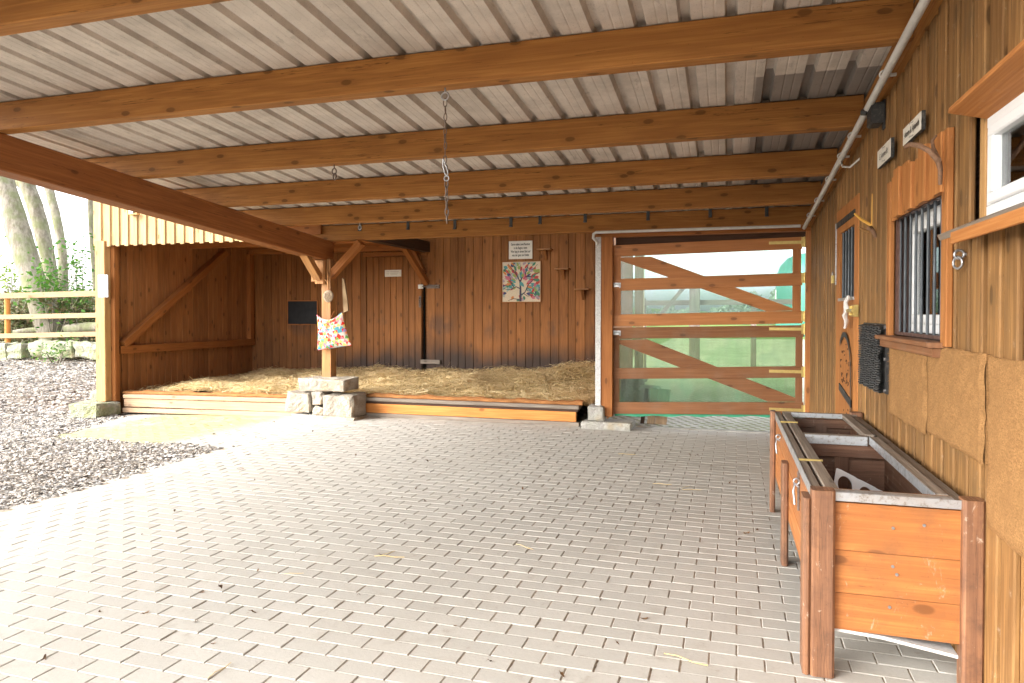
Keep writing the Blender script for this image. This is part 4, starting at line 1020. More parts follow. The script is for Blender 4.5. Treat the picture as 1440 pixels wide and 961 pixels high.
# door in the right wall
dx = .945
dd = MB()
for (ya, yb_, z0, z1) in ((5.82, 6.00, .02, 2.40), (6.74, 6.92, .02, 2.40), (6.0005, 6.7395, 2.19, 2.40), (6.0005, 6.7395, .02, 1.62)): dd.box((dx, ya, z0), (dx+.04, yb_, z1), 2, .003)
dor = part(dd, 'door', M['wallnew'], wallb, 'orange stable door with barred top opening')
s0 = MB(); s0.box((dx+.045, 5.98, 1.6), (dx+.05, 6.76, 2.2), 1, .001); part(s0, 'opening_shade_sheet', 'blackmat', dor)
for i in range(5):
    yy = 6.08+i*.145; s0 = MB(); s0.tube([(dx+.02, yy, 1.62), (dx+.02, yy, 2.19)], .011, 8); part(s0, 'bar', 'bars', dor)
s0 = MB(); s0.box((dx-.010, 5.98, 1.60), (dx-.001, 6.76, 1.625), 1, .001); part(s0, 'sill_strip', 'galv', dor)
s0 = MB(); s0.box((dx-.010, 5.95, 2.25), (dx-.001, 6.88, 2.30), 1, .001); part(s0, 'hinge_strap', 'black', dor)
s0 = MB(); s0.box((dx-.012, 6.90, 1.75), (dx-.001, 6.915, 2.3), 2, .001); part(s0, 'edge_strip', 'galv', dor)
s0 = MB(); s0.box((dx-.03, 5.79, 1.47), (dx-.001, 5.95, 1.56), 1, .003); s0.tube([(dx-.045, 5.74, 1.515), (dx-.045, 6.0, 1.515)], .014, 8); s0.box((dx-.05, 5.87, 1.48), (dx-.03, 5.91, 1.55), 2, .002); lat = part(s0, 'bolt', 'brass', dor)
# decorative arch of black strip
s0 = MB(); rows = []
def ARC(t):
    if t > .45: return (6.05, 1.0-(t-.45)*1.7)
    a = math.pi*(1-t/.45)*.75; return (6.38-.33*math.cos(a), 1.0+.32*math.sin(a))
def arch(t):
    if t < .5: a = math.pi*(1-t*2); return (6.38-.33*math.cos(a), 1.0+.32*math.sin(a))
    return (6.71, 1.0)
for i in range(50):
    y_, z_ = ARC(i/49); y2, z2 = ARC(i/49+.01); d_ = Vector((0, y2-y_, z2-z_)); 
    if d_.length < 1e-6: d_ = Vector((0, 0, -1))
    d_.normalize(); n_ = Vector((0, -d_.z, d_.y))*.022; c0 = Vector((dx-.012, y_, z_))
    rows.append([c0-n_, c0+n_])
s0.grid(rows, False, (.5, .5)); s0.beam((dx-.006, 6.06, .78), (dx-.006, 6.66, .86), .01, .06); part(s0, 'arch_strip', 'black', dor)
s0 = MB()
for i in range(46):
    a = random.random()*6.28; r_ = random.uniform(.06, .24); yy = 6.36+r_*math.cos(a)*1.1; zz = random.choice((1.05, 1.05, .6))+r_*math.sin(a)*.8
    L_ = random.uniform(.01, .035); a2 = a+1.57; s0.beam((dx-.003, yy, zz), (dx-.003, yy+L_*math.cos(a2), zz+L_*math.sin(a2)), .005, .008)
part(s0, 'carving', 'dark', dor)
# rope rag at the latch
b = MB(); pts = [Vector((dx-.04, 6.02, 1.63)), Vector((dx-.05, 6.06, 1.58)), Vector((dx-.05, 6.0, 1.53)), Vector((dx-.06, 6.04, 1.47)), Vector((dx-.05, 6.05, 1.43)), Vector((dx-.05, 6.09, 1.38))]
for k in range(4): b.tube([p_+Vector((random.uniform(-.01, .01), random.uniform(-.02, .02), random.uniform(-.01, .01))) for p_ in pts], [.008, .013, .010, .014, .012, .009], 7, rough=.2)
tag(b.build('rope', M['rag'], loc=pts[0]), 'frayed white rope knotted round the bolt of the orange stable door', 'rope')
# small lock hanging left of door
b = thing('padlock', (dx-.03, 7.02, 1.80), 'small brass padlock hooked on the wall left of the stable door', 'padlock')
one(lambda q: q.box((dx-.03, 6.99, 1.77), (dx-.005, 7.05, 1.84), 2, .004), 'body', 'brass', b)
one(lambda q: q.torus((dx-.02, 7.02, 1.85), .022, .005, (1, 0, 0), 14, 6), 'shackle', 'steel', b)

# yellow forked hook, branch hooks
h0 = onX(1226, 318, .95)
b = thing('forked_hook', h0, 'yellow forked twig used as a wall hook right of the stable door', 'hook')
def fn(q):
    A = Vector((.955, h0.y, h0.z)); q.tube([A+Vector((0, 0, .22)), A+Vector((0, 0, .0)), A+Vector((0, 0, -.05))], [.008, .010, .008], 7); q.tube([A, A+Vector((-.06, .05, .05)), A+Vector((-.10, .09, .10))], [.011, .010, .007], 7)
one(fn, 'twig', plain('yellow_painted_twig', (.62, .34, .06), .5), b)
def branch_thing(lab, P_, rr, mat='twigwood'):
    b = MB(); b.tube(P_, rr, 8, rough=.15); o = b.build('branch_hook', M[mat], loc=P_[0]); return tag(o, lab, 'branch hook')
M['twigwood'] = plain('brown_branch', (.24, .13, .075), .8, nscale=30, namt=.6, dirt=(.12, .08, .05), bump=.5)
br = thing('branch_hook', onX(1322, 225, .9), 'gnarled brown branch used as a hook above the barred window', 'branch hook')
pz_ = lambda u, v, x: onX(u, v, x)
one(lambda q: q.tube([pz_(1322, 260, .89), pz_(1322, 238, .885), pz_(1319, 226, .87), pz_(1308, 213, .84), pz_(1293, 205, .81), pz_(1280, 203, .79), pz_(1273, 207, .775)], [.008, .011, .013, .012, .011, .011, .010], 8, rough=.15), 'limb', 'twigwood', br)
one(lambda q: q.tube([pz_(1320, 226, .87), pz_(1312, 208, .87), pz_(1311, 198, .88), pz_(1317, 191, .89)], [.011, .008, .007, .005], 8, rough=.15), 'twig', 'twigwood', br)
br = thing('branch_hook', onX(1226, 330, .95), 'small brown branch stub hook below the yellow twig', 'branch hook')
one(lambda q: q.tube([pz_(1232, 334, .95), pz_(1228, 326, .93), pz_(1224, 320, .92), pz_(1221, 322, .90)], [.010, .013, .014, .012], 8, rough=.15), 'limb', 'twigwood', br)
one(lambda q: q.tube([pz_(1222, 326, .95), pz_(1214, 324, .91), pz_(1208, 320, .88)], [.009, .008, .006], 7, rough=.15), 'twig', 'postlight', br)
# black spotlight under the plate
c0 = onX(1240, 162, .93)
b = thing('spotlight', (.95, c0.y, c0.z), 'small black floodlight fixed high on the wall below the conduit', 'spotlight')
one(lambda q: (q.box((.86, c0.y-.05, c0.z-.06), (.935, c0.y+.09, c0.z+.07), 1, .01), q.tube([(.86, c0.y+.07, c0.z+.04), (.83, c0.y+.09, c0.z+.05)], .02)), 'housing', 'black', b)
one(lambda q: q.box((.936, c0.y-.03, c0.z-.09), (.95, c0.y+.03, c0.z+.09), 2, .003), 'bracket', 'black', b)
# name signs
def wall_sign(ul, vtl, vbl, ur, vtr, vbr, txt, lab, size, xs_=.915):
    P0, P1 = onX(ul, (vtl+vbl)/2, xs_), onX(ur, (vtr+vbr)/2, xs_)
    zt = (onX(ul, vtl, xs_).z+onX(ur, vtr, xs_).z)/2; zb_ = (onX(ul, vbl, xs_).z+onX(ur, vbr, xs_).z)/2; y0, y1 = P1.y, P0.y
    t_ = thing('name_sign', (xs_, (y0+y1)/2, zb_), lab, 'sign', None)
    one(lambda b: b.box((xs_, y0, zb_), (xs_+.018, y1, zt), 1, .002), 'board', 'black', t_)
    one(lambda b: b.box((xs_-.003, y0+.003, zb_+.003), (xs_-.0002, y1-.003, zt-.003), 1, .0005), 'face', 'sign', t_)
    def fn(b):
        cy = (y0+y1)/2; cz = (zt+zb_)/2; add_text(b, txt, size, (xs_-.0045, cy, cz), (0, -1, 0), (0, 0, 1), shear=.35, bold=.0008)
        hh = zt-zb_
        for sgn in (1, -1):
            zz = cz+sgn*hh*.36; pts_ = [Vector((xs_-.0045, cy+.04*math.cos(math.pi*k/12), zz+.004*math.sin(math.pi*k/6))) for k in range(13)]
            for k in range(12): b.beam(pts_[k], pts_[k+1], .0025, .001, up=(1, 0, 0), ch=.0001)
    one(fn, 'lettering', 'ink', t_)
wall_sign(1270.5, 184, 206, 1296, 153, 183, 'Asam & Ayanda', 'larger white name sign with script lettering high on the wall above the branch hook', .048)
wall_sign(1234.5, 212, 237, 1253, 195, 222, 'E. Amme St.', 'smaller white name sign with script lettering high on the wall below the spotlight', .048)
# rubber brush mat
A = onX(1212, 455, .93); B = onX(1248, 556, .93)
mt_ = thing('brush_mat', (.93, (A.y+B.y)/2, .98), 'black rubber scratching mat of ribbed bristles screwed to the wall', 'scratching mat')
y0, y1, z0, z1 = 4.77, 5.53, 1.0, 1.43
def fn(b):
    b.box((.935, y0, z0), (.952, y1, z1), 1, .003)
one(fn, 'backing', 'black', mt_)
def fn(b):
    n = 26
    for i in range(n):
        z = z0+.012+(z1-z0-.024)*i/(n-1); rows = []
        for j in range(44):
            y = y0+.04+(y1-y0-.06)*j/43; tip = .03+.008*math.sin(j*2.1+i); dr_ = .012*math.sin(j*.6+i*.7)
            rows.append([(.934, y, z-.005), (.934-tip, y, z-.012+dr_*.4), (.934-tip, y, z-.006+dr_*.4), (.934, y, z+.005)])
        b.grid(rows, False, (.5, .5), sm=False)
one(fn, 'bristles', 'black', mt_)
for (yy, zz) in ((y0+.02, z1-.02), (y0+.02, (z0+z1)/2), (y0+.02, z0+.02), (y0+.3, z1-.015)):
    one(lambda b: b.tube([(.935, yy, zz), (.925, yy, zz)], .012, 10), 'screw', 'steel', mt_)
# coir mats
def coirmat(y0, y1, z0, z1, lab, seed):
    b = MB(); rg_ = random.Random(seed); n = 40; m_ = 30; x0 = .922
    ed = lambda t, k: .002*math.sin(t*17+k)+.0015*math.sin(t*47+k*2)+rg_.uniform(-.0015, .0015)
    rows = []
    for j in range(m_+1):
        t = j/m_; rr = []
        for i in range(n+1):
            s_ = i/n; y = y0+(y1-y0)*s_; z = z0+(z1-z0)*t
            if i in (0, n): y += ed(t, seed+i)
            if j in (0, m_): z += ed(s_, seed+7+j)
            bu = .006*math.sin(s_*7+seed)*math.sin(t*5+1)+.002*math.sin(s_*33+t*21)
            xx = x0-abs(bu)*1.2+(.012 if (i in (0, n) or j in (0, m_)) else 0)
            rr.append((xx, y, z))
        rows.append(rr)
    b.grid(rows, False, (.5, .5)); b.box((x0+.012, y0+.004, z0+.004), (.95, y1-.004, z1-.004), 1, .002)
    for i in range(260):
        y = rg_.uniform(y0, y1); z = rg_.uniform(z0, z1)
        if i % 2: y = rg_.choice((y0, y1))
        elif i % 4 == 0: z = rg_.choice((z0, z1))
        a = rg_.random()*6.28; p_ = Vector((x0-.004, y, z)); q_ = p_+Vector((-rg_.random()*.012, math.cos(a)*.03, math.sin(a)*.03)); b.face((p_, p_+Vector((0, .0015, .0015)), q_), None, (.5, .5))
    o = b.build('coir_mat', M['coir'], loc=(x0, (y0+y1)/2, z0)); tag(o, lab, 'coir mat', 'coir mats fixed on the wall')
coirmat(3.83, 4.60, .905, 1.335, 'narrow-looking far coir mat on the wall next to the black rubber mat', 1)
coirmat(3.035, 3.80, .925, 1.345, 'middle coir mat on the wall under the orange window post', 2)
coirmat(1.8, 3.0, .70, 1.34, 'nearest and largest coir mat on the wall, hanging lowest at the picture edge', 3)
# eye bolt
c0 = onX(1349, 358, .925)
b = thing('ring_bolt', c0, 'galvanised eye bolt with a hanging ring in the wall under the white window', 'ring bolt')
one(lambda q: (q.torus((.925, c0.y, c0.z), .018, .006, (0, 1, 0), 16, 7), q.tube([(.945, c0.y, c0.z), (.98, c0.y, c0.z)], .007)), 'eye_bolt', 'steel', b)
one(lambda q: q.torus((.92, c0.y+.0, c0.z-.035), .024, .0055, (1, .5, 0), 16, 7), 'ring', 'steel', b)

# ------------------------------------------------------------------ trough
TX0, TX1, TY0, TY1, TZ = .36, .90, 3.15, 5.62, .735
tg = thing('feed_trough', ((TX0+TX1)/2, (TY0+TY1)/2, 0), 'long orange wooden feed trough on legs with metal-edged rims along the wall', 'trough')
def leg(x0, x1, y0, y1, z1=.755, z0=0.014):
    one(lambda b: b.box((x0, y0, z0), (x1, y1, z1), 2, .010), 'leg', 'troughleg', tg)
leg(.335, .425, 3.075, 3.155); leg(.877, .952, 3.075, 3.155, .755); leg(.305, .335, 3.08, 3.20, .72)
leg(.315, .352, 4.37, 4.48, .60); leg(.315, .352, 5.53, 5.62, .745); leg(.86, .94, 5.55, 5.63)
zf, zfr = .255, .255
b = MB()
for za, zb1, rn in ((.20, .345, (.3, .62)), (.347, .515, (.7, .5)), (.517, .705, (.1, .7))):
    b.prism([(.425, 3.115, za), (.877, 3.115, za-.004*(za < .3)), (.877, 3.115, zb1), (.425, 3.115, zb1)], (0, 1, 0), .024, rnd=rn)
part(b, 'end_panel', 'trough', tg)
b = MB()
for i in range(3): z0_ = .27+i*.145; b.box((.352, 3.16, z0_), (.374, 5.53, z0_+.143), 1, .003)
part(b, 'side_panel', 'trough', tg)
one(lambda b: b.box((.90, 3.16, .25), (.92, 5.55, .70), 1), 'side_panel', 'troughin', tg)
one(lambda b: b.box((.376, 5.56, .25), (.898, 5.58, .70), 0), 'end_panel', 'troughin', tg)
for yy in (4.60,): one(lambda b: b.box((.376, yy, .25), (.898, yy+.022, .70), 0), 'divider', 'troughin', tg)
for yy in (4.585, 5.545): one(lambda b: b.box((.62, yy-.018, .28), (.70, yy-.0005, .66), 2), 'batten', 'troughin', tg)
one(lambda b: b.box((.376, 3.142, .252), (.898, 5.558, .27), 1), 'floor_board', 'troughin', tg)
# rims
def rim(x0, x1, y0, y1, z0=.705, z1=.735, mat='grey', nm='rim'): one(lambda b: b.box((x0, y0, z0), (x1, y1, z1), None, .004), nm, mat, tg)
for (ya, yb_) in ((3.16, 3.78), (3.785, 5.05), (5.055, 5.6)): rim(.352, .388, ya, yb_); rim(.400, .455, ya+.003, yb_-.003, .708, .738)
one(lambda b: b.box((.347, 3.16, .690), (.3515, 5.6, .737), 1, .001), 'edge_strip', 'galv', tg)
rim(.815, .862, 3.22, 4.58, .71, .742); rim(.872, .92, 3.16, 5.58, .70, .728); rim(.80, .855, 4.67, 5.54, .71, .742)
one(lambda b: b.box((.808, 3.22, .700), (.8145, 4.58, .744), 1, .001), 'edge_strip', 'galv', tg)
rim(.4255, .855, 3.165, 3.20, .70, .742, 'post'); one(lambda b: b.box((.4255, 3.106, .712), (.8765, 3.1135, .747), 0, .001), 'edge_strip', 'galv', tg)
one(lambda b: b.box((.4255, 3.1140, .728), (.8545, 3.164, .748), 0, .002), 'edge_strip', 'galv', tg)
rim(.456, .80, 4.585, 4.66, .705, .738); one(lambda b: b.box((.458, 4.570, .690), (.80, 4.582, .742), 0, .001), 'edge_strip', 'galv', tg)
one(lambda b: b.box((.376, 4.555, .62), (.898, 4.568, .689), 0), 'rail', 'troughin', tg)
rim(.40, .90, 5.545, 5.60, .705, .74); one(lambda b: b.box((.376, 5.530, .64), (.898, 5.543, .70), 0), 'rail', 'troughin', tg)
one(lambda b: b.box((.458, 5.52, .712), (.80, 5.528, .745), 0, .001), 'edge_strip', 'galv', tg)
for yy in (3.782, 5.052): one(lambda b: b.box((.350, yy-.006, .736), (.46, yy+.006, .746), 0, .001), 'hinge', 'brass', tg)
for yy in (5.02, 3.72):
    def fn(q):
        q.tube([(.345, yy, .62), (.325, yy, .63), (.32, yy-.01, .60), (.325, yy-.03, .54)], .006, 7); q.torus((.335, yy, .645), .014, .005, (0, 1, 0), 12, 5)
    one(fn, 'latch', 'steel', tg)
one(lambda b: b.box((.341, 3.74, .50), (.3513, 3.755, .69), 2, .001), 'hinge', 'rust', tg)
b = MB(); rows = [[(.43, 3.122+.5*t, .199-.012*math.sin(6*t)), (.60, 3.12+.5*t, .190), (.75, 3.12+.5*t, .168), (.875, 3.12+.5*t, .15)] for t in [i/6 for i in range(7)]]
b.grid(rows, False, (.5, .5)); b.grid([[(p_[0], p_[1], p_[2]-.012) for p_ in r_][::-1] for r_ in rows], False, (.5, .5)); b.grid([[p_ for p_ in rows[0]], [(p_[0], p_[1], p_[2]-.012) for p_ in rows[0]]], False)
part(b, 'liner_sheet', 'rag', tg)
tg.scale = (1, 1, 1.03)
# nail heads
b = MB()
for (x, z) in ((.64, .62), (.75, .64), (.64, .47), (.655, .44), (.63, .31)): b.tube([(x, 3.114, z), (x, 3.110, z)], .006, 8)
part(b, 'screws', 'steel', tg)
# perforated insert in the trough
def perf():
    b = MB(); 
    T0 = onZ(1176, 658, .66); Q0 = onZ(1240, 691, .52); ex = (Q0-T0).normalized(); ey = Vector((-.05, .35, .9)); ey = (ey-ex*ey.dot(ex)).normalized(); n_ = ex.cross(ey).normalized()
    W2, H2 = .56, .29; O = T0-ey*H2
    cols_, rws = 4, 2
    cw, chh = W2/cols_, H2/rws
    for j in range(rws):
        for i in range(cols_):
            cx, cy = (i+.5)*cw, (j+.5)*chh; N = 24; r_ = .05
            inner = [(cx+r_*math.cos(2*math.pi*k/N), cy+r_*math.sin(2*math.pi*k/N)) for k in range(N)]
            def sq(a):
                c_, s_ = math.cos(a), math.sin(a); m_ = max(abs(c_)/(cw/2), abs(s_)/(chh/2)); return (cx+c_/m_, cy+s_/m_)
            outer = [sq(2*math.pi*k/N) for k in range(N)]
            for sd_ in (0, .006):
                T = lambda q_: O+ex*q_[0]+ey*q_[1]+n_*sd_
                for k in range(N):
                    l = (k+1) % N; b.face((T(inner[k]), T(outer[k]), T(outer[l]), T(inner[l])), None)
            for k in range(N):
                l = (k+1) % N; T = lambda q_, s_: O+ex*q_[0]+ey*q_[1]+n_*s_; b.face((T(inner[k], 0), T(inner[l], 0), T(inner[l], .006), T(inner[k], .006)), None)
    o = b.build('perforated_plate', M['whiteplastic'], loc=O); tag(o, 'white plastic plate with round holes lying inside the trough', 'plate')
perf()

# ------------------------------------------------------------------ debris
M['strawbit'] = plain('loose_straw', (.62, .47, .22), .8)
def leafmesh(seed, big=1.0):
    rg_ = random.Random(seed); b = MB(); n = 7; rows = []
    for i in range(n):
        t = i/(n-1); w_ = .011*math.sin(math.pi*min(1, t*1.05+.02))*rg_.uniform(.7, 1.3); z = .006+.012*math.sin(t*3+seed); x = (t-.5)*.045
        rows.append([(x, -w_, z+rg_.uniform(0, .008)), (x, 0, z), (x, w_, z+rg_.uniform(0, .01))])
    b.grid(rows, False, (rg_.random(), rg_.random())); b.tube([(.02, 0, .006), (.035, .004, .004)], .001, 4)
    return b
protos = []
gl_ = 'dead leaves scattered on the paving'
for k in range(4):
    o = leafmesh(k+3).build('dead_leaf', M['deadleaf'], loc=(0, 0, 0)); protos.append(o)
px_ = [(270, 390), (325, 718), (150, 885), (500, 900)]
spots = []
photo = [(140, 860), (62, 927), (200, 752), (246, 720), (284, 833), (358, 675), (363, 803), (310, 828), (205, 862), (275, 875), (355, 862), (505, 838), (300, 905), (690, 930), (790, 950), (845, 845), (640, 880), (535, 780), (735, 688), (925, 712), (645, 700), (598, 705), (585, 688), (600, 650), (515, 620), (850, 620), (800, 703), (980, 642), (1000, 655), (1025, 680), (970, 640), (810, 700), (905, 870), (570, 737), (650, 712), (1040, 760), (1050, 750), (760, 655), (700, 617), (440, 608), (500, 640), (420, 665), (350, 640), (385, 595), (340, 660), (950, 720), (868, 905), (1000, 690), (1065, 745), (565, 700)]
for i, (u, v) in enumerate(photo):
    p_ = onZ(u, v, .014); o = protos[i % 4] if i < 4 else protos[i % 4].copy()
    if i >= 4: C.objects.link(o)
    o.location = (p_.x, p_.y, .0135); o.rotation_euler = (0, 0, random.random()*6.28); s_ = random.uniform(.45, 1.0)*(1 if v > 700 else 1.15); o.scale = (s_, s_, s_)
    tag(o, 'small dry brown leaf lying on the grey paving', 'leaf', gl_)
sp = []
b = MB(); b.tube([(-.06, 0, .004), (-.02, .008, .007), (.03, .004, .006), (.07, .018, .004)], .0018, 5); s0o = b.build('straw_stalk', M['strawbit'], loc=(0, 0, 0))
for i, (u, v) in enumerate([(545, 780), (412, 808), (930, 600+82), (965, 686), (972, 690), (190, 700), (170, 704), (960, 930), (545, 785), (310, 945), (880, 640), (735, 770)]):
    p_ = onZ(u, v, .014); o = s0o if i == 0 else s0o.copy()
    if i: C.objects.link(o)
    o.location = (p_.x, p_.y, .0135); o.rotation_euler = (0, 0, random.uniform(-.6, .9)+(1.5 if i % 3 == 0 else 0)); o.scale = (random.uniform(.7, 1.5),)*3
    tag(o, 'thin yellow straw stalk lying on the grey paving', 'straw stalk', 'loose straw stalks on the paving')

# ------------------------------------------------------------------ left yard: fence, stones, trees, shrubs
YF = 14.3
fe = thing('paddock_fence', (-16, YF, .6), 'pale three-rail timber fence in front of the trees', 'fence')
for (vl, vr, h) in ((417, 413, .15), (446.5, 443.5, .13), (473, 470, .13)):
    A = onY(-60, vl+1, YF); B = onY(139, vr, YF); one(lambda b: b.beam(A, B, .04, h, ch=.008), 'rail', 'fence', fe)
for u in (10, -80):
    A = onY(u, 488, YF+.06); one(lambda b: b.tube([(A.x, YF+.08, A.z-.2), (A.x, YF+.08, onY(u, 412, YF).z)], .07, 10), 'post', 'kerb', fe)
A = onY(150, 412, YF); one(lambda b: b.tube([(A.x, YF+.08, .3), (A.x, YF+.08, A.z+.05)], .07, 10), 'post', 'kerb', fe)
stl = ['squarish mossy stone at the left picture edge below the fence', 'low stone second from the left below the fence', 'pale rounded boulder below the fence, third from the left', 'flat stone behind the green plant below the fence', 'long rectangular mossy stone below the fence, near the corner post', 'small mossy stone beside the pale corner post below the fence', 'stone outside the row at the far left below the fence']
for i, (u0, u1, v0, v1) in enumerate(((-14, 10, 484, 502), (12, 32, 484, 501), (33, 60, 481, 502), (62, 100, 481, 500), (104, 136, 483, 500), (137, 150, 484, 500), (-50, -16, 482, 503))):
    A = onY(u0, v0, YF-.45); B = onY(u1, v1, YF-.45)
    if i == 2:
        b = MB(); b.blob(((A.x+B.x)/2, YF-.2, (A.z+B.z)/2), (B.x-A.x)/2, .25, (A.z-B.z)/2+.04, 10, .1, .35, seed=3); o = b.build('stone', M['mossstone'], loc=((A.x+B.x)/2, YF-.2, B.z)); tag(o, stl[i], 'stone', 'edging stones below the fence')
    else: stoneblock('stone', (A.x, YF-.45, B.z-.1), (B.x, YF+.05, A.z), stl[i], 'mossstone', .04, 20+i, group='edging stones below the fence', n=8)
# trees
def tree(px, D, lab, crown=True, seed=0, limbs=()):
    """px: list of (u, v, width_px) along the trunk; D: world Y distance"""
    rg_ = random.Random(seed)
    pts = [onY(u, v, D) for u, v, w_ in px]; k = [w_*(pts[i]-Vector((0, 0, H))).length/F/2*.76 for i, (u, v, w_) in enumerate(px)]
    base = Vector(pts[0]); base.z = gzf(base.x, base.y)-.2; top = pts[-1]; dv = (pts[-1]-pts[-2]).normalized()
    P_ = [base]+pts; rr = [k[0]*1.25]+k
    cur = Vector(top); r_ = k[-1]
    for i in range(5): dv = (dv+Vector((rg_.uniform(-.12, .12), rg_.uniform(-.12, .12), .15))).normalized(); cur = cur+dv*1.7; r_ *= .78; P_.append(Vector(cur)); rr.append(r_)
    # smooth resample
    Q = []; qr = []
    for i in range(len(P_)-1):
        for s_ in range(4):
            t = s_/4; p0_, p1_, p2_, p3_ = P_[max(0, i-1)], P_[i], P_[i+1], P_[min(len(P_)-1, i+2)]
            q = .5*((2*p1_)+(-p0_+p2_)*t+(2*p0_-5*p1_+4*p2_-p3_)*t*t+(-p0_+3*p1_-3*p2_+p3_)*t**3); Q.append(q); qr.append(rr[i]*(1-t)+rr[i+1]*t)
    Q.append(P_[-1]); qr.append(rr[-1])
    root = thing('tree', (base.x, base.y, gzf(base.x, base.y)), lab, 'tree', 'tall bare trunks behind the fence')
    b = MB(); b.tube(Q, qr, 14, rough=.04); trunk = part(b, 'trunk', 'bark', root)
    cl = []
    b = MB()
    for i in range(9):
        s_ = Q[-1-int(rg_.random()*16)]; a = rg_.random()*6.28; dv2 = Vector((math.cos(a), math.sin(a), rg_.uniform(.5, 1.2))).normalized(); L_ = rg_.uniform(1.5, 3.2)
        m_ = s_+dv2*L_*.5+Vector((0, 0, .1)); e_ = s_+dv2*L_; b.tube([s_, m_, e_], [.09, .055, .02], 6); cl += [m_, e_, (m_+e_)/2]
    for (A, B, ra) in limbs: b.tube([onY(A[0], A[1], D), onY((A[0]+B[0])/2, (A[1]+B[1])/2-2, D), onY(B[0], B[1], D)], [ra, ra*.9, ra*.75], 9)
    part(b, 'limbs', 'bark', root)
    b = MB()
    for c_ in cl:
        for i in range(75):
            p_ = c_+Vector((rg_.gauss(0, .6), rg_.gauss(0, .6), rg_.gauss(0, .45))); a = Vector((rg_.uniform(-1, 1), rg_.uniform(-1, 1), rg_.uniform(-1, 1))).normalized(); b2 = a.orthogonal().normalized(); s_ = rg_.uniform(.05, .09)
            b.face((p_-a*s_, p_-b2*s_*.6, p_+a*s_, p_+b2*s_*.6), None, (rg_.random(), .5))
    part(b, 'crown', 'leaf', root)
tree([(74, 474, 38), (62, 440, 36), (44, 385, 33), (27, 330, 33), (12, 280, 31), (-3, 235, 30)], 15.2, 'thick grey trunk leaning left, nearest to the left picture edge', seed=1)
tree([(78, 472, 22), (75, 430, 19), (70, 380, 20), (60, 330, 22), (49, 290, 22), (36, 250, 21)], 16.5, 'mossy green trunk leaning left, second from the left', seed=2, limbs=[((36, 262), (0, 244), .16)])
tree([(92, 470, 14), (89, 420, 14), (88, 360, 13), (80, 310, 13), (70, 270, 13), (64, 240, 12)], 15.6, 'slender pale trunk curving upward, third from the left', seed=3)
tree([(138, 470, 9), (136, 420, 9), (131, 350, 9), (128, 300, 9), (127, 265, 9)], 17.5, 'thin straight grey trunk beside the pale corner of the stall', seed=4)
# shrubs
def shrub(cu, cv, w_px, h_px, D, n, lab, mat='leaf', ls=.06, seed=0, name='shrub', stems=7):
    rg_ = random.Random(seed); c_ = onY(cu, cv, D); s_ = (c_-Vector((0, 0, H))).length/F; W2, H2 = w_px*s_/2, h_px*s_/2
    z0 = gzf(c_.x, D); root = thing(name, (c_.x, D, z0), lab, 'shrub')
    b = MB(); tips = []
    for i in range(stems):
        e_ = Vector((c_.x+rg_.gauss(0, W2*.6), D+rg_.gauss(0, .3), c_.z+rg_.uniform(-.6, .9)*H2)); m_ = Vector((c_.x, D, z0)).lerp(e_, .5)+Vector((rg_.uniform(-.1, .1), 0, .1))
        b.tube([Vector((c_.x+rg_.uniform(-.1, .1), D, z0-.1)), m_, e_], [.022, .014, .005], 5); tips += [m_, e_, (m_+e_)/2]
        for k in range(3): q = m_.lerp(e_, rg_.random()); q2 = q+Vector((rg_.gauss(0, W2*.35), rg_.gauss(0, .2), rg_.gauss(.1, H2*.3))); b.tube([q, q2], [.008, .003], 4); tips += [q2]
    part(b, 'stems', 'bark', root); b = MB()
    for i in range(n):
        t_ = tips[rg_.randrange(len(tips))]; p_ = t_+Vector((rg_.gauss(0, .16), rg_.gauss(0, .16), rg_.gauss(0, .13))); a = Vector((rg_.uniform(-1, 1), rg_.uniform(-1, 1), rg_.uniform(-.6, .6))).normalized(); b2 = a.orthogonal().normalized(); L_ = ls*rg_.uniform(.6, 1.2)
        b.face((p_-a*L_, p_-b2*L_*.55, p_+a*L_, p_+b2*L_*.55), None, (rg_.random(), .5))
    part(b, 'leaves', mat, root)
shrub(72, 380, 60, 90, 15.0, 480, 'fresh green shrub growing between the leaning trunks', seed=1, ls=.075)
shrub(112, 385, 50, 80, 16.3, 480, 'airy green shrub between the slender trunk and the stall corner', seed=2, ls=.055)
shrub(118, 440, 40, 36, 15.4, 900, 'low dark green bush behind the fence near the stall corner', 'leafdark', seed=3, ls=.07)
shrub(25, 445, 60, 30, 16, 800, 'low brownish green bush behind the fence at the left edge', 'leafdark', seed=4, ls=.07)
shrub(20, 375, 40, 60, 18.5, 260, 'sparse pale green shrub behind the thick leaning trunk', 'leafyellow', seed=5, ls=.07)
shrub(80, 495, 26, 10, 13.7, 300, 'tiny green plant growing at the foot of the edging stones', 'leaf', seed=6, ls=.04, stems=5)
# undergrowth: stuff
b = MB(); rg_ = random.Random(5)
for i in range(16000):
    x = rg_.uniform(-30, -11); y = rg_.uniform(14.6, 23); p_ = Vector((x, y, gzf(x, y)+rg_.random()**2*.35)); a = Vector((rg_.uniform(-1, 1), rg_.uniform(-1, 1), rg_.uniform(-.4, .8))).normalized(); b2 = a.orthogonal().normalized(); L_ = rg_.uniform(.04, .11)
    b.face((p_-a*L_, p_-b2*L_*.5, p_+a*L_, p_+b2*L_*.5), None, (rg_.random(), .5))
o = b.build('undergrowth', M['leafdark']); tag(o, 'leafy undergrowth and brambles on the bank behind the fence', 'undergrowth', kind='stuff')
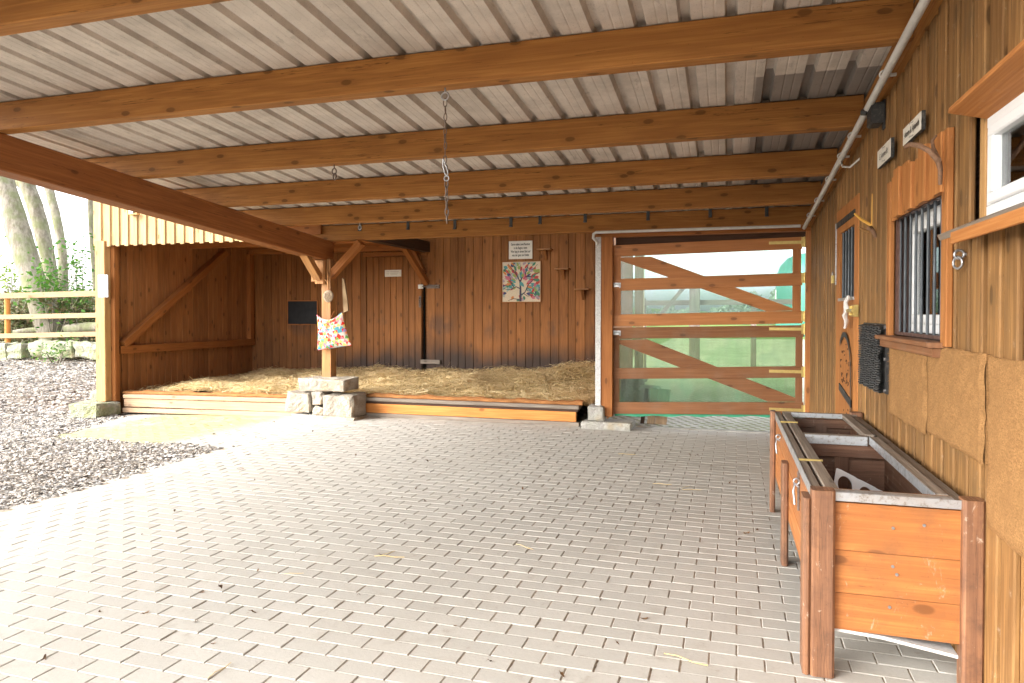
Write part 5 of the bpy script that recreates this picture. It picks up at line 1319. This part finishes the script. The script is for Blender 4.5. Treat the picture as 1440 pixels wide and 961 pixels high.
# logs
for i, (u0, u1, v, r_, lab) in enumerate(((94, 140, 462, .14, 'fallen grey log behind the fence near the stall corner'), (20, 60, 466, .08, 'thin fallen branch behind the fence under the leaning trunk'))):
    A = onY(u0, v+2, 15.0); B = onY(u1, v-2, 15.1); b = MB(); b.tube([A, (A+B)/2+Vector((0, .05, .03)), B], r_, 10, rough=.06); o = b.build('log', M['bark'], loc=A); tag(o, lab, 'log')

# ------------------------------------------------------------------ behind the gate
M['screenwood'] = wood('pale_screen_wood', (.80, .66, .40), (.66, .50, .27), knot=.3, var=.2)
def tposts():
    A = onY(888, 400, 13.0)
    bx = thing('lean_to_screen', (A.x, 13.0, 0), 'pale upright board screen standing behind the left end of the gate', 'screen')
    for (ua, ub) in ((872, 878), (879, 885), (886, 890)):
        P0, P1 = onY(ua, 400, 13.0), onY(ub, 400, 13.0); one(lambda b: b.box((P0.x, 13.0, 0), (P1.x, 13.025, 3.1), 2), 'board', 'screenwood', bx)
    P0, P1 = onY(893, 400, 12.9), onY(905.5, 400, 12.9); one(lambda b: b.box((P0.x, 12.85, 0), (P1.x, 12.99, 3.1), 2), 'post', 'screenwood', bx)
    return
tposts()
fb = thing('meadow_fence', onY(977, 440, 17), 'timber fence rail with post and diagonal strut beyond the gate', 'fence')
A = onY(900, 426.5, 17.0); B = onY(1120, 424.5, 17.0); one(lambda b: b.beam(A, B, .06, .12), 'rail', 'grey', fb)
A = onY(977, 400, 16.9); one(lambda b: b.box((A.x-.12, 16.85, 0), (A.x+.12, 16.96, 2.2), 2), 'post', 'grey', fb)
A = onY(930, 442, 16.8); B = onY(962, 404, 16.8); one(lambda b: b.beam(A, B, .05, .09), 'strut', 'grey', fb)
for u in (905, 1060): 
    A = onY(u, 420, 17.05); one(lambda b: b.box((A.x-.06, 17.04, 0), (A.x+.06, 17.14, 1.85), 2), 'post', 'grey', fb)
A = onY(1091, 400, 50.0)
tk = thing('silo', (A.x+2.1, 50, 0), 'rounded dark green silo standing far beyond the right end of the gate', 'silo')
gm = plain('green_plastic', (.04, .19, .13), .45)
def fn(b):
    cx = A.x+2.1; prof_ = [(0, 5.45), (.7, 5.4), (1.4, 5.1), (1.85, 4.6), (2.08, 3.9), (2.1, 2.6), (2.1, .1), (2.05, -.1)]
    rows = [[(cx+r_*math.cos(a), 50.0+r_*math.sin(a), z) for a in [2*math.pi*k/36 for k in range(36)]] for r_, z in prof_]; b.grid(rows, True, (.5, .5))
one(fn, 'body', gm, tk)
one(lambda b: (b.torus((A.x+2.1, 50, 1.5), 2.11, .05, (0, 0, 1), 36, 6), b.torus((A.x+2.1, 50, 3.6), 2.10, .05, (0, 0, 1), 36, 6)), 'band', gm, tk)
one(lambda b: b.box((A.x-.03, 49.6, 2.3), (A.x+.02, 50.2, 3.0), 1, .01), 'label_plate', 'sign', tk)
for i, (u0, u1, v0, v1, lab) in enumerate(((873, 899, 532, 562, 'grey block lowest left behind the gate'), (898, 924, 545, 568, 'greenish block to the right of the other blocks behind the gate'), (878, 905, 520, 540, 'pale flat block topmost behind the gate'))):
    P0 = onY(u0, v0, 10.3+.02*i); P1 = onY(u1, v1, 10.3+.02*i); stoneblock('stone_block', (P0.x, 10.3, P1.z-.1 if i < 2 else P1.z), (P1.x, 10.75, P0.z), lab, 'conc', .02, 40+i, group='blocks piled behind the gate')
# leaning planks below gate
for i, (u, w_, lab, mt) in enumerate(((903, .05, 'dark stake standing behind the slab under the gate', 'dark'), (915, .10, 'pale plank end right of the dark stake under the gate', 'kerbpale'), (929, .15, 'wide pale plank end furthest right under the gate', 'kerbpale'))):
    P0 = onY(u, 596, 9.55); b = MB(); b.beam((P0.x, 9.55, 0), (P0.x+.04, 9.75, .45), w_, .05, up=(0, 1, 0)); o = b.build('plank', M[mt], loc=(P0.x, 9.55, 0)); tag(o, lab, 'plank', 'planks behind the gate')
# far hedge
b = MB(); rg_ = random.Random(8)
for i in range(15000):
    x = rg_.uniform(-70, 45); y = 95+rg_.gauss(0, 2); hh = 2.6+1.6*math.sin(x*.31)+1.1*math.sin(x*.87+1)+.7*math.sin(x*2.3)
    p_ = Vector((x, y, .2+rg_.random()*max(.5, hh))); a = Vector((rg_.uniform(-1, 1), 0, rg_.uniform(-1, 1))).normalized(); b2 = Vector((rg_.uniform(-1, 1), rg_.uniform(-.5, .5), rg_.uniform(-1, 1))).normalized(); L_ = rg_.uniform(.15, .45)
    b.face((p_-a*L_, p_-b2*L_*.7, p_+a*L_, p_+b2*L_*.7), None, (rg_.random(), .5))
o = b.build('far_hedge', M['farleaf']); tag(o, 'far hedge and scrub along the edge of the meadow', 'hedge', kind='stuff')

# ------------------------------------------------------------------ light
EL, AZ = R(50), R(215)        # sun from front-left, behind the camera
w = bpy.data.worlds.new('World'); sc.world = w; w.use_nodes = True; nt = w.node_tree
sky = nt.nodes.new('ShaderNodeTexSky'); sky.sky_type = 'NISHITA'; sky.sun_disc = False; sky.sun_elevation = EL
sky.air_density = 1.0; sky.dust_density = 4.0; sky.ozone_density = 1.0
sd = Vector((-.70, -.60, .70)).normalized()      # towards the sun
sky.sun_elevation = math.asin(sd.z); sky.sun_rotation = math.atan2(sd.x, sd.y)
hs_ = nt.nodes.new('ShaderNodeHueSaturation'); hs_.inputs['Saturation'].default_value = .25
nt.links.new(sky.outputs[0], hs_.inputs['Color'])
mt2 = nt.nodes.new('ShaderNodeMix'); mt2.data_type = 'RGBA'; mt2.blend_type = 'MULTIPLY'; mt2.inputs[0].default_value = 1; nt.links.new(hs_.outputs[0], mt2.inputs[6]); mt2.inputs[7].default_value = (.99, 1.0, 1.0, 1)
tc = nt.nodes.new('ShaderNodeTexCoord'); sx_ = nt.nodes.new('ShaderNodeSeparateXYZ'); nt.links.new(tc.outputs['Generated'], sx_.inputs[0])
mr = nt.nodes.new('ShaderNodeMapRange'); mr.interpolation_type = 'SMOOTHSTEP'; nt.links.new(sx_.outputs[2], mr.inputs['Value'])     # bright hazy horizon, duller zenith
for k_, v_ in (('From Min', .02), ('From Max', .75), ('To Min', 1.9), ('To Max', .62)): mr.inputs[k_].default_value = v_
vm = nt.nodes.new('ShaderNodeVectorMath'); vm.operation = 'SCALE'; nt.links.new(mt2.outputs[2], vm.inputs[0]); nt.links.new(mr.outputs[0], vm.inputs['Scale'])
bg = nt.nodes['Background']; nt.links.new(vm.outputs[0], bg.inputs[0]); bg.inputs[1].default_value = .15
su = bpy.data.lights.new('sun', 'SUN'); su.energy = .5; su.angle = R(40); su.color = (1, .98, .95)
so = bpy.data.objects.new('sun', su); C.objects.link(so); so.rotation_euler = sd.to_track_quat('Z', 'Y').to_euler(); so.location = (-10, -10, 15)
sc.view_settings.view_transform = 'Standard'; sc.view_settings.look = 'None'; sc.view_settings.gamma = 1; sc.view_settings.exposure = 2.38
try: sc.view_settings.use_curve_mapping = False
except Exception: pass
sc.cycles.max_bounces = 10; sc.cycles.diffuse_bounces = 5; sc.cycles.transparent_max_bounces = 12
